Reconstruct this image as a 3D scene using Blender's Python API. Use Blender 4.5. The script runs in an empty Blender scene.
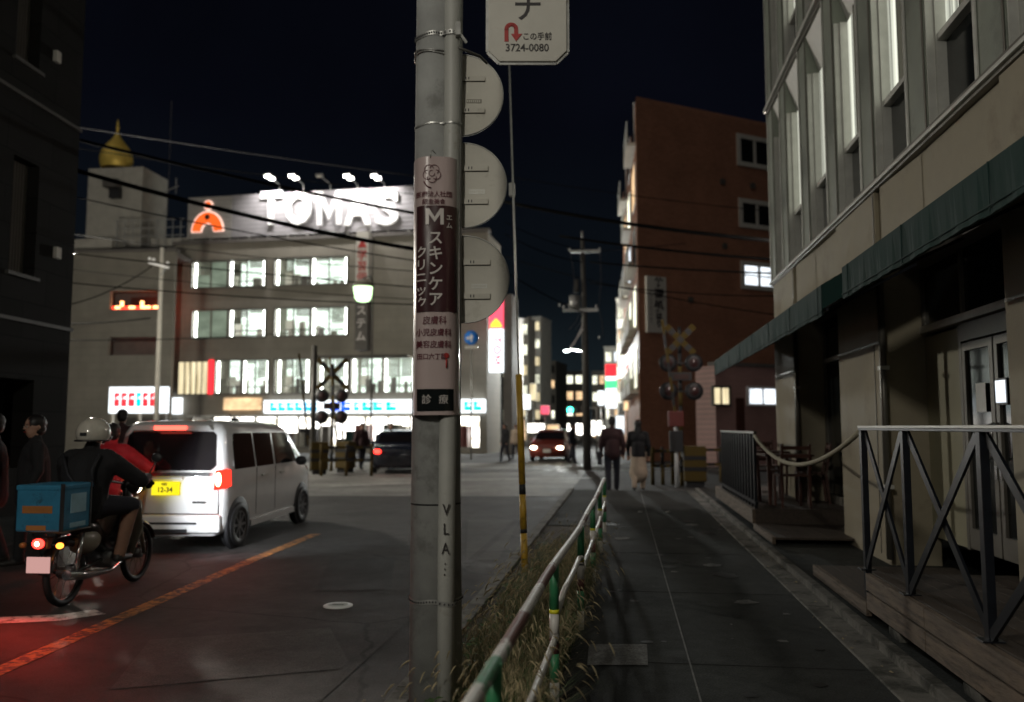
import bpy, bmesh, math, random
from mathutils import Vector, Matrix
R = math.radians
rnd = random.Random(11)
scene = bpy.context.scene
COL = scene.collection

# ------------------------------------------------------------------ camera maths
CH = 1.42                       # eye height above the pavement
FP = 850.0                      # focal length in pixels of the 1024 frame
TH = math.atan(76 / FP)
PS = math.atan(110 / FP * math.cos(TH))
FWD = Vector((-math.sin(PS) * math.cos(TH), math.cos(PS) * math.cos(TH), math.sin(TH)))
RGT = Vector((math.cos(PS), math.sin(PS), 0))
UPV = RGT.cross(FWD)
EYE = Vector((0, 0, CH))
RZ = -0.12                      # road level (pavement is 0)

def ray(px, py): return FWD * FP + RGT * (px - 512) + UPV * (351 - py)
def PD(px, py, d): return EYE + ray(px, py) * (d / FP)
def PY(px, py, y):
    r = ray(px, py); return EYE + r * (y / r.y)
def PX(px, py, x):
    r = ray(px, py); return EYE + r * (x / r.x)
def G(px, py, z=0.0):
    r = ray(px, py); return EYE + r * ((z - CH) / r.z)
def GD(px, d, z=0.0):
    p = PD(px, 427, d); return Vector((p.x, p.y, z))

# ------------------------------------------------------------------ materials
def nodes_of(m):
    m.use_nodes = True
    return m.node_tree.nodes, m.node_tree.links

def mat(name, col, rough=.6, metal=0., var=.18, scale=6., bump=0., bscale=60., spec=.5, coat=0., trans=0., dirt=None, dscale=2.5, damt=.5):
    m = bpy.data.materials.new(name); N, L = nodes_of(m)
    b = N['Principled BSDF']
    b.inputs['Roughness'].default_value = rough
    b.inputs['Metallic'].default_value = metal
    b.inputs['Specular IOR Level'].default_value = spec
    b.inputs['Coat Weight'].default_value = coat
    b.inputs['Transmission Weight'].default_value = trans
    tc = N.new('ShaderNodeTexCoord')
    nz = N.new('ShaderNodeTexNoise'); nz.inputs['Scale'].default_value = scale; nz.inputs['Detail'].default_value = 6; nz.inputs['Roughness'].default_value = .62
    L.new(tc.outputs['Object'], nz.inputs['Vector'])
    rp = N.new('ShaderNodeValToRGB')
    rp.color_ramp.elements[0].position = .3; rp.color_ramp.elements[1].position = .7
    lo = [max(0, c * (1 - var)) for c in col]; hi = [min(1, c * (1 + var)) for c in col]
    rp.color_ramp.elements[0].color = (*lo, 1); rp.color_ramp.elements[1].color = (*hi, 1)
    L.new(nz.outputs['Fac'], rp.inputs['Fac'])
    out = rp.outputs['Color']
    if dirt:
        n2 = N.new('ShaderNodeTexNoise'); n2.inputs['Scale'].default_value = dscale; n2.inputs['Detail'].default_value = 8; n2.inputs['Roughness'].default_value = .7
        L.new(tc.outputs['Object'], n2.inputs['Vector'])
        mr = N.new('ShaderNodeMapRange'); mr.inputs['From Min'].default_value = 1 - damt; mr.inputs['From Max'].default_value = 1 - damt + .12
        L.new(n2.outputs['Fac'], mr.inputs['Value'])
        mx = N.new('ShaderNodeMix'); mx.data_type = 'RGBA'
        L.new(mr.outputs['Result'], mx.inputs['Factor']); L.new(out, mx.inputs['A']); mx.inputs['B'].default_value = (*dirt, 1)
        out = mx.outputs['Result']
    L.new(out, b.inputs['Base Color'])
    rr = N.new('ShaderNodeMapRange'); rr.inputs['To Min'].default_value = max(.02, rough * .82); rr.inputs['To Max'].default_value = min(1, rough * 1.15)
    L.new(nz.outputs['Fac'], rr.inputs['Value']); L.new(rr.outputs['Result'], b.inputs['Roughness'])
    if bump:
        n3 = N.new('ShaderNodeTexNoise'); n3.inputs['Scale'].default_value = bscale; n3.inputs['Detail'].default_value = 5
        L.new(tc.outputs['Object'], n3.inputs['Vector'])
        bp = N.new('ShaderNodeBump'); bp.inputs['Strength'].default_value = bump; bp.inputs['Distance'].default_value = .02
        L.new(n3.outputs['Fac'], bp.inputs['Height']); L.new(bp.outputs['Normal'], b.inputs['Normal'])
    return m

def grain(m, sc):
    N, L = nodes_of(m); tcs = [n for n in N if n.type == 'TEX_COORD'][0]
    mp = N.new('ShaderNodeMapping'); mp.inputs['Scale'].default_value = sc
    for l in list(L):
        if l.from_node == tcs: L.new(mp.outputs[0], l.to_socket)
    L.new(tcs.outputs['Object'], mp.inputs[0])

def emit(name, col, st, var=0., scale=(1, 1, 1), col2=None):
    m = bpy.data.materials.new(name); N, L = nodes_of(m)
    for n in list(N): N.remove(n)
    o = N.new('ShaderNodeOutputMaterial'); e = N.new('ShaderNodeEmission')
    e.inputs['Color'].default_value = (*col, 1); e.inputs['Strength'].default_value = st
    L.new(e.outputs[0], o.inputs['Surface'])
    if var:
        tc = N.new('ShaderNodeTexCoord'); mp = N.new('ShaderNodeMapping'); mp.inputs['Scale'].default_value = scale
        nz = N.new('ShaderNodeTexNoise'); nz.inputs['Scale'].default_value = 1.; nz.inputs['Detail'].default_value = 5
        L.new(tc.outputs['Object'], mp.inputs['Vector']); L.new(mp.outputs[0], nz.inputs['Vector'])
        rp = N.new('ShaderNodeValToRGB'); rp.color_ramp.elements[0].position = .35; rp.color_ramp.elements[1].position = .65
        c2 = col2 or [c * (1 - var) for c in col]
        rp.color_ramp.elements[0].color = (*c2, 1); rp.color_ramp.elements[1].color = (*col, 1)
        L.new(nz.outputs['Fac'], rp.inputs['Fac']); L.new(rp.outputs['Color'], e.inputs['Color'])
    return m

def brickmat(name, c1, c2, mortar, bw, bh, msize=.01, rough=.7, bump=.3, offset=.5, spec=.5, rot=(R(90), 0, 0)):
    m = bpy.data.materials.new(name); N, L = nodes_of(m); b = N['Principled BSDF']
    b.inputs['Roughness'].default_value = rough; b.inputs['Specular IOR Level'].default_value = spec
    tc = N.new('ShaderNodeTexCoord'); mp = N.new('ShaderNodeMapping'); mp.inputs['Rotation'].default_value = rot
    br = N.new('ShaderNodeTexBrick'); br.offset = offset
    br.inputs['Scale'].default_value = 1; br.inputs['Brick Width'].default_value = bw; br.inputs['Row Height'].default_value = bh
    br.inputs['Mortar Size'].default_value = msize; br.inputs['Mortar Smooth'].default_value = .3
    br.inputs['Color1'].default_value = (*c1, 1); br.inputs['Color2'].default_value = (*c2, 1); br.inputs['Mortar'].default_value = (*mortar, 1)
    L.new(tc.outputs['Object'], mp.inputs[0]); L.new(mp.outputs[0], br.inputs['Vector'])
    nz = N.new('ShaderNodeTexNoise'); nz.inputs['Scale'].default_value = .7; nz.inputs['Detail'].default_value = 7
    L.new(tc.outputs['Object'], nz.inputs['Vector'])
    mr = N.new('ShaderNodeMapRange'); mr.inputs['To Min'].default_value = .65; mr.inputs['To Max'].default_value = 1.3
    L.new(nz.outputs['Fac'], mr.inputs['Value'])
    mx = N.new('ShaderNodeMix'); mx.data_type = 'RGBA'; mx.blend_type = 'MULTIPLY'; mx.inputs['Factor'].default_value = 1
    L.new(br.outputs['Color'], mx.inputs['A']); L.new(mr.outputs[0], mx.inputs['B']); L.new(mx.outputs['Result'], b.inputs['Base Color'])
    bp = N.new('ShaderNodeBump'); bp.inputs['Strength'].default_value = bump; bp.inputs['Distance'].default_value = .02; bp.invert = True
    L.new(br.outputs['Fac'], bp.inputs['Height']); L.new(bp.outputs[0], b.inputs['Normal'])
    return m

def asphalt(name, base, crack=True, rough=.74, spec=.4):
    m = bpy.data.materials.new(name); N, L = nodes_of(m); b = N['Principled BSDF']
    tc = N.new('ShaderNodeTexCoord')
    def noise(s, d=6, r=.6):
        n = N.new('ShaderNodeTexNoise'); n.inputs['Scale'].default_value = s; n.inputs['Detail'].default_value = d; n.inputs['Roughness'].default_value = r
        L.new(tc.outputs['Object'], n.inputs['Vector']); return n.outputs['Fac']
    def mrange(v, a, c, lo, hi):
        n = N.new('ShaderNodeMapRange'); n.inputs['From Min'].default_value = a; n.inputs['From Max'].default_value = c
        n.inputs['To Min'].default_value = lo; n.inputs['To Max'].default_value = hi; L.new(v, n.inputs['Value']); return n.outputs[0]
    def mul(a, c):
        n = N.new('ShaderNodeMath'); n.operation = 'MULTIPLY'; L.new(a, n.inputs[0]); L.new(c, n.inputs[1]); return n.outputs[0]
    big = mrange(noise(.55, 5), .3, .7, .5, 1.6)
    mid = mrange(noise(6, 8, .8), .3, .7, .6, 1.45)
    fine = mrange(noise(75, 5, .9), .35, .75, .35, 2.1)
    f = mul(mul(big, mid), fine)
    if crack:
        v = N.new('ShaderNodeTexVoronoi'); v.feature = 'DISTANCE_TO_EDGE'; v.inputs['Scale'].default_value = .42
        mp = N.new('ShaderNodeMapping'); L.new(tc.outputs['Object'], mp.inputs[0])
        nn = N.new('ShaderNodeTexNoise'); nn.inputs['Scale'].default_value = 3; L.new(tc.outputs['Object'], nn.inputs['Vector'])
        ad = N.new('ShaderNodeMix'); ad.data_type = 'VECTOR'; ad.inputs['Factor'].default_value = .12
        L.new(mp.outputs[0], ad.inputs['A']); L.new(nn.outputs['Color'], ad.inputs['B']); L.new(ad.outputs['Result'], v.inputs['Vector'])
        f = mul(f, mrange(v.outputs['Distance'], .002, .007, .35, 1.))
    c = N.new('ShaderNodeMix'); c.data_type = 'RGBA'; c.blend_type = 'MULTIPLY'; c.inputs['Factor'].default_value = 1
    c.inputs['A'].default_value = (*base, 1); L.new(f, c.inputs['B']); L.new(c.outputs['Result'], b.inputs['Base Color'])
    L.new(mrange(noise(2.2, 6), .35, .7, rough * .85, rough * 1.1), b.inputs['Roughness']); b.inputs['Specular IOR Level'].default_value = spec
    bp = N.new('ShaderNodeBump'); bp.inputs['Strength'].default_value = .55; bp.inputs['Distance'].default_value = .006
    L.new(fine, bp.inputs['Height']); L.new(bp.outputs[0], b.inputs['Normal'])
    return m

def ribmat(name, col, pitch, axis='z', rough=.45, bump=.5, metal=0.):
    m = mat(name, col, rough, metal, var=.08, scale=3); N, L = nodes_of(m); b = N['Principled BSDF']
    tc = N.new('ShaderNodeTexCoord'); sp = N.new('ShaderNodeSeparateXYZ'); L.new(tc.outputs['Object'], sp.inputs[0])
    mu = N.new('ShaderNodeMath'); mu.operation = 'MULTIPLY'; mu.inputs[1].default_value = 2 * math.pi / pitch
    L.new(sp.outputs[axis.upper()], mu.inputs[0]); si = N.new('ShaderNodeMath'); si.operation = 'SINE'; L.new(mu.outputs[0], si.inputs[0])
    bp = N.new('ShaderNodeBump'); bp.inputs['Strength'].default_value = bump; bp.inputs['Distance'].default_value = pitch * .25
    L.new(si.outputs[0], bp.inputs['Height']); L.new(bp.outputs[0], b.inputs['Normal'])
    return m

M = {}
M['road'] = asphalt('road asphalt', (.040, .037, .035))
M['pave'] = asphalt('pavement asphalt', (.040, .043, .041), crack=False, rough=.9, spec=.2)
M['ground'] = asphalt('far ground', (.05, .05, .05), crack=False)
M['patch'] = asphalt('pavement patch', (.17, .17, .165), crack=False, rough=.9, spec=.2)
M['soil'] = mat('soil', (.045, .035, .022), .95, var=.4, scale=14, bump=.8, bscale=30)
M['kerb'] = mat('kerb concrete', (.14, .135, .12), .85, var=.35, scale=7, bump=.4, bscale=50, dirt=(.03, .03, .022), damt=.52)
M['groove'] = mat('joint line', (.16, .16, .155), .8, var=.4, scale=12)
M['dkgroove'] = mat('dark joint line', (.012, .012, .012), .9)
M['orange'] = mat('orange road paint', (.50, .21, .055), .7, var=.3, scale=9, dirt=(.06, .045, .035), dscale=14, damt=.56)
M['wpaint'] = mat('white road paint', (.62, .61, .57), .7, var=.2, scale=9, dirt=(.07, .065, .06), dscale=12, damt=.5)
M['concrete'] = mat('pole concrete', (.33, .335, .325), .85, var=.2, scale=5, bump=.07, bscale=140, dirt=(.22, .222, .21), dscale=4, damt=.47)
M['conduit'] = mat('conduit plastic', (.40, .40, .37), .5, var=.10, scale=4, dirt=(.27, .25, .2), dscale=6, damt=.4)
M['steel'] = mat('galvanised steel', (.42, .42, .40), .42, .6, var=.2, scale=20, dirt=(.2, .17, .13), dscale=8, damt=.38)
M['discback'] = mat('sign back aluminium', (.50, .48, .42), .55, .1, var=.12, scale=3, dirt=(.38, .36, .30), dscale=5, damt=.42)
M['discline'] = mat('bracket shade aluminium', (.2, .19, .16), .5, .3)
M['blacksteel'] = mat('black painted steel', (.010, .012, .017), .35, 0, var=.3, scale=10, spec=.35)
M['darkpole'] = mat('dark painted steel', (.10, .095, .085), .5, .2)
M['railwhite'] = mat('white rail paint', (.58, .56, .51), .45, var=.15, scale=12, dirt=(.10, .045, .025), dscale=9, damt=.44)
M['railwhite2'] = mat('clean rail paint', (.66, .64, .6), .4, var=.1, scale=12, dirt=(.2, .14, .1), dscale=9, damt=.36)
M['railgreen'] = mat('green rail paint', (.04, .23, .10), .45, var=.2, scale=12, dirt=(.25, .25, .2), dscale=14, damt=.42)
def railmix():
    m = mat('patchy rail paint', (.5, .5, .5), .5); N, L = nodes_of(m); b = N['Principled BSDF']
    tc = N.new('ShaderNodeTexCoord'); sp = N.new('ShaderNodeSeparateXYZ'); L.new(tc.outputs['Object'], sp.inputs[0])
    n1 = N.new('ShaderNodeTexNoise'); n1.inputs['Scale'].default_value = 11; n1.inputs['Detail'].default_value = 8; n1.inputs['Roughness'].default_value = .75; L.new(tc.outputs['Object'], n1.inputs['Vector'])
    ma = N.new('ShaderNodeMath'); ma.operation = 'MULTIPLY_ADD'; ma.inputs[1].default_value = .9; L.new(n1.outputs['Fac'], ma.inputs[0]); L.new(sp.outputs['Y'], ma.inputs[2])
    mr = N.new('ShaderNodeMapRange'); mr.inputs['From Min'].default_value = -3.3 + .45; mr.inputs['From Max'].default_value = 6.7 + .45; L.new(ma.outputs[0], mr.inputs['Value'])
    rp = N.new('ShaderNodeValToRGB'); rp.color_ramp.interpolation = 'CONSTANT'; W_ = (.72, .70, .66, 1); G_ = (.10, .30, .17, 1); R_ = (.19, .085, .07, 1)
    st = [(0, W_), (2.35, G_), (2.62, W_), (2.78, R_), (3.25, W_), (3.75, R_), (4.30, W_), (6.4, R_), (6.8, W_), (8.4, R_), (9.3, W_)]
    E = rp.color_ramp.elements; E[0].color = W_; E[1].position = .999; E[1].color = W_
    for y, c in st[1:]: e = E.new((y - 4.45 + 3.3) / 10.); e.color = c
    L.new(mr.outputs[0], rp.inputs['Fac'])
    n2 = N.new('ShaderNodeTexNoise'); n2.inputs['Scale'].default_value = 45; n2.inputs['Detail'].default_value = 8; n2.inputs['Roughness'].default_value = .8; L.new(tc.outputs['Object'], n2.inputs['Vector'])
    m2 = N.new('ShaderNodeMapRange'); m2.inputs['From Min'].default_value = .56; m2.inputs['From Max'].default_value = .62; L.new(n2.outputs['Fac'], m2.inputs['Value'])
    mx = N.new('ShaderNodeMix'); mx.data_type = 'RGBA'; L.new(m2.outputs[0], mx.inputs['Factor']); L.new(rp.outputs['Color'], mx.inputs['A']); mx.inputs['B'].default_value = (.10, .05, .035, 1)
    L.new(mx.outputs['Result'], b.inputs['Base Color']); return m
M['railmix'] = railmix()
M['rust'] = mat('rusty rail paint', (.13, .05, .04), .7, var=.35, scale=20, bump=.3, dirt=(.4, .36, .32), dscale=14, damt=.38)
M['yellow'] = mat('yellow paint', (.085, .056, .008), .9, var=.1)
M['reflyellow'] = mat('reflective yellow band', (.85, .8, .04), .35, var=.05)
M['sleeve'] = mat('yellow plastic sleeve', (.50, .30, .03), .45, var=.2, scale=9, dirt=(.10, .06, .02), dscale=14, damt=.46)
M['black'] = mat('black rubber', (.012, .012, .013), .6, var=.2)
M['dark'] = mat('dark plastic', (.02, .02, .022), .5)
M['cable'] = mat('cable sheath', (.004, .004, .004), 1., spec=.05)
M['cablegrey'] = mat('grey cable sheath', (.05, .05, .055), .9, spec=.1)
M['inkred'] = mat('red sign ink', (.42, .035, .03), .5, var=.06)
M['inkdark'] = mat('dark sign ink', (.035, .03, .03), .5, var=.06)
M['inkbrown'] = mat('brown sign ink', (.11, .02, .03), .5, var=.06)
M['signwhite'] = mat('enamel sign white', (.60, .58, .52), .35, var=.05, dirt=(.42, .40, .34), dscale=3, damt=.38)
M['wrappink'] = mat('pink sign film', (.50, .40, .385), .3, var=.05, scale=3, coat=.4)
M['wrapdark'] = mat('dark brown sign film', (.055, .022, .024), .25, var=.1, coat=.5)
M['wraptext'] = mat('sign film lettering', (.62, .57, .54), .4, var=.04)
M['wood'] = mat('weathered deck wood', (.15, .112, .08), .8, var=.45, scale=5, bump=.5, bscale=40, dirt=(.07, .05, .035), dscale=6, damt=.5)
M['wooddark'] = mat('deck floor wood', (.06, .045, .035), .75, var=.35, scale=5, bump=.4, bscale=40)
grain(M['wood'], (6, .55, 6)); grain(M['wooddark'], (6, .5, 6))
M['redwood'] = mat('red brown furniture wood', (.07, .024, .015), .6, var=.3)
M['rope'] = mat('cream rope', (.36, .33, .24), .9, var=.2, scale=40)
M['beige'] = mat('beige render', (.32, .28, .20), .75, var=.08, scale=2.5, bump=.1, bscale=70, dirt=(.25, .21, .15), dscale=1.2, damt=.45)
M['olive'] = mat('pale olive cladding', (.30, .285, .19), .65, var=.08, scale=2)
M['pilaster'] = mat('grey green facade panel', (.235, .26, .215), .5, var=.12, scale=3, dirt=(.17, .19, .155), dscale=2, damt=.45)
M['silver'] = mat('aluminium frame', (.56, .56, .52), .4, .2, var=.1)
M['silverdk'] = mat('brown aluminium frame', (.15, .14, .12), .4, .4, var=.1)
M['whitepanel'] = mat('white spandrel panel', (.88, .88, .85), .5, var=.06)
M['awning'] = mat('green awning canvas', (.0035, .031, .027), .95, var=.12, scale=2, bump=.12, bscale=5)
M['seam'] = mat('awning seam', (.004, .030, .026), .9)
M['glassdark'] = mat('dark window glass', (.010, .012, .012), .12, var=.2, scale=1, spec=.22)
M['curtain'] = mat('pale curtain', (.30, .30, .25), .9, var=.2, scale=5)
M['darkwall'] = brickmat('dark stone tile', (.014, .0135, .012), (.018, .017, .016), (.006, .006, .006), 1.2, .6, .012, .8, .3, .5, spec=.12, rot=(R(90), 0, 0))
M['darktrim'] = mat('grey stone string course', (.09, .086, .08), .6)
M['brick'] = brickmat('orange brown wall tile', (.42, .195, .115), (.34, .15, .085), (.19, .11, .08), .23, .075, .006, .6, .3)
M['pinkwall'] = brickmat('pink wall tile', (.42, .25, .22), (.38, .22, .2), (.3, .2, .18), .3, .1, .008, .6, .2)
M['greywall'] = mat('grey beige render', (.26, .24, .20), .8, var=.12, scale=1.2, bump=.15, bscale=20, dirt=(.24, .215, .18), dscale=.6, damt=.5)
M['greytile'] = brickmat('grey beige wall panel', (.225, .21, .172), (.218, .20, .165), (.185, .17, .14), .9, .45, .015, .8, .1)
M['greydark'] = mat('dark grey render', (.12, .11, .10), .8, var=.2, scale=1.5)
M['pale'] = mat('pale render', (.5, .48, .42), .8, var=.12, scale=1.5, dirt=(.36, .34, .3), dscale=.6, damt=.45)
M['gold'] = mat('gold leaf dome', (.95, .66, .14), .5, .4, var=.12, scale=4)
M['billboard'] = ribmat('ribbed white billboard', (.27, .26, .27), .28, bump=.14)
M['billgrey'] = ribmat('ribbed grey billboard', (.30, .29, .27), .28, bump=.2)
M['letterwhite'] = mat('white sign letters', (.85, .85, .85), .4, var=.02)
M['vanwhite'] = mat('white car paint', (.80, .80, .80), .25, var=.03, coat=.8)
M['darkcar'] = mat('dark blue car paint', (.02, .025, .04), .25, coat=.8)
M['redcar'] = mat('maroon car paint', (.16, .03, .02), .3, coat=.8)
M['carglass'] = mat('tinted car glass', (.012, .010, .012), .05, spec=.7)
M['rim'] = mat('wheel rim alloy', (.30, .30, .31), .35, .7)
M['plateyellow'] = emit('lit yellow number plate', (1., .82, .02), .95)
M['platewhite'] = emit('lit pink number plate', (1., .55, .5), .5)
M['plateink'] = mat('number plate ink', (.05, .05, .03), .5)
M['taillit'] = emit('lit tail lamp', (1., .03, .02), 6, .0)
M['tailcore'] = emit('tail lamp bulb', (1., .40, .2), 22)
M['taildull'] = emit('glowing red lens', (1., .03, .015), 2.2)
M['brakebar'] = emit('lit brake bar', (1., .09, .06), 3.2)
M['redlens'] = mat('dark red lens', (.035, .004, .004), .6, coat=.6)
M['amber'] = emit('amber indicator', (1., .28, .03), 4)
M['headlit'] = emit('lit headlamp', (1., .86, .62), 22)
M['chrome'] = mat('chrome', (.5, .5, .5), .2, .9)
M['mopedblack'] = mat('black moped paint', (.015, .012, .012), .3, coat=.5)
M['mopedcream'] = mat('cream moped cover', (.36, .33, .27), .4, coat=.3)
M['boxblue'] = mat('blue delivery box', (.03, .22, .38), .55, var=.2, scale=5, dirt=(.02, .10, .16), dscale=9, damt=.42)
M['boxpale'] = mat('pale box print', (.30, .52, .62), .5)
M['boxorange'] = mat('orange box print', (.48, .19, .05), .5)
M['cloth_black'] = mat('black cloth', (.012, .012, .014), .9, bump=.5, bscale=12)
M['cloth_navy'] = mat('navy trousers', (.015, .016, .025), .9)
M['cloth_maroon'] = mat('maroon jacket', (.045, .018, .02), .85, bump=.5, bscale=12)
M['cloth_red'] = mat('red jacket', (.62, .02, .035), .7, bump=.5, bscale=12)
M['cloth_tan'] = mat('tan trousers', (.24, .13, .085), .85, bump=.3, bscale=14)
M['cloth_beige'] = mat('beige skirt', (.42, .33, .25), .85, bump=.3, bscale=14)
M['skin'] = mat('skin', (.42, .24, .17), .55, var=.08)
M['hair'] = mat('black hair', (.012, .010, .010), .5)
M['helmet'] = mat('off white helmet', (.62, .58, .50), .25, coat=.6)
M['shoe'] = mat('dark shoes', (.02, .018, .016), .6)
M['bag'] = mat('dark bag', (.02, .02, .025), .7)
M['green_leaf'] = mat('dark tree foliage', (.035, .055, .025), .8, var=.4)
M['bark'] = mat('tree bark', (.06, .045, .03), .9)
M['leafweed'] = mat('broad weed leaves', (.055, .11, .035), .6, var=.5, scale=9)
M['blade'] = mat('grass blades', (.075, .12, .038), .7, var=.5, scale=5)
M['straw'] = mat('dry grass', (.34, .28, .16), .8, var=.5, scale=6)
M['win_cool'] = emit('lit office window', (.86, 1., .90), 1.7, .55, (1.2, 1, 5), (.42, .52, .42))
M['win_dim'] = emit('dim green blind', (.34, .42, .31), .55, .35, (1, 1, 2))
M['tube'] = emit('light tube and jamb glow', (.95, 1., .95), 12)
M['win_shop'] = emit('lit shop window', (1., .97, .92), 8, .8, (1.6, 1, 2.6), (.22, .20, .15))
M['win_yellow'] = emit('yellow lit curtain', (1., .86, .55), 1.1, .55, (5, 1, .3), (.45, .36, .20))
M['win_warm'] = emit('warm lit window', (1., .66, .36), 1.4, .6, (1, 1, 1.5))
M['win_soft'] = emit('lit curtain with painted streaks', (.78, .80, .66), 1.15, .9, (.5, 12, .10), (.03, .03, .028))  # upright streaks painted into the curtain glow stand for frame reflections
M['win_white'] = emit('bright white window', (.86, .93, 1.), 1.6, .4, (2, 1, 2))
M['panel_lit'] = emit('backlit spandrel panel', (1., .99, .90), .55, .25, (1, 1, 1))
M['win_far'] = emit('far lit window', (.9, .9, .7), 2.4, .7, (.7, .7, .7))
M['signlit'] = emit('lit white sign', (.90, .96, 1.), 1.9)
M['signcyan'] = emit('cyan sign mark', (.0, .50, .95), 1.5)
M['signblue'] = emit('blue sign mark', (.0, .08, .95), 1.8)
M['signteal'] = emit('teal sign mark', (.0, .62, .58), 1.3)
M['signred'] = emit('lit red sign', (1., .03, .04), 1.6)
M['signpink'] = emit('lit pink sign', (1., .10, .16), 1.4)
M['signyellow'] = emit('lit yellow mark', (1., .62, .05), 1.8)
M['signgreen'] = emit('lit green sign', (.08, .9, .25), 1.6)
M['neonred'] = emit('red neon', (1., .04, .02), 3.2)
M['neonwarm'] = emit('warm neon', (1., .42, .15), 5)
M['logoorange'] = emit('lit orange logo', (1., .13, .02), 1.05)
M['logowhite'] = emit('lit logo outline', (1., .62, .5), 1.3)
M['flood'] = emit('floodlight face', (1., .97, .90), 22)
M['lampgreen'] = emit('greenish street lamp', (.62, 1., .50), 3.0)
M['lampwhite'] = emit('white street lamp', (.9, 1., .95), 25)
M['siggreen'] = emit('green signal', (.05, 1., .65), 9)
M['bluesign'] = mat('blue traffic sign', (.02, .13, .5), .35)
M['bluesignlit'] = mat('blue traffic sign film', (.03, .22, .75), .35)
M['conered'] = mat('red cone', (.14, .025, .02), .5)

# ------------------------------------------------------------------ mesh builder
class Scratch:
    """a side scene in which single objects are evaluated quickly"""
    def __init__(s): s.sc = bpy.data.scenes.new('scratch')
    def evaluate(s, o):
        s.sc.collection.objects.link(o); vl = s.sc.view_layers[0]; vl.update(); dg = vl.depsgraph; dg.update()
        me = bpy.data.meshes.new_from_object(o.evaluated_get(dg)); s.sc.collection.objects.unlink(o); return me
TMP = Scratch()
YMAP = False

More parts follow.
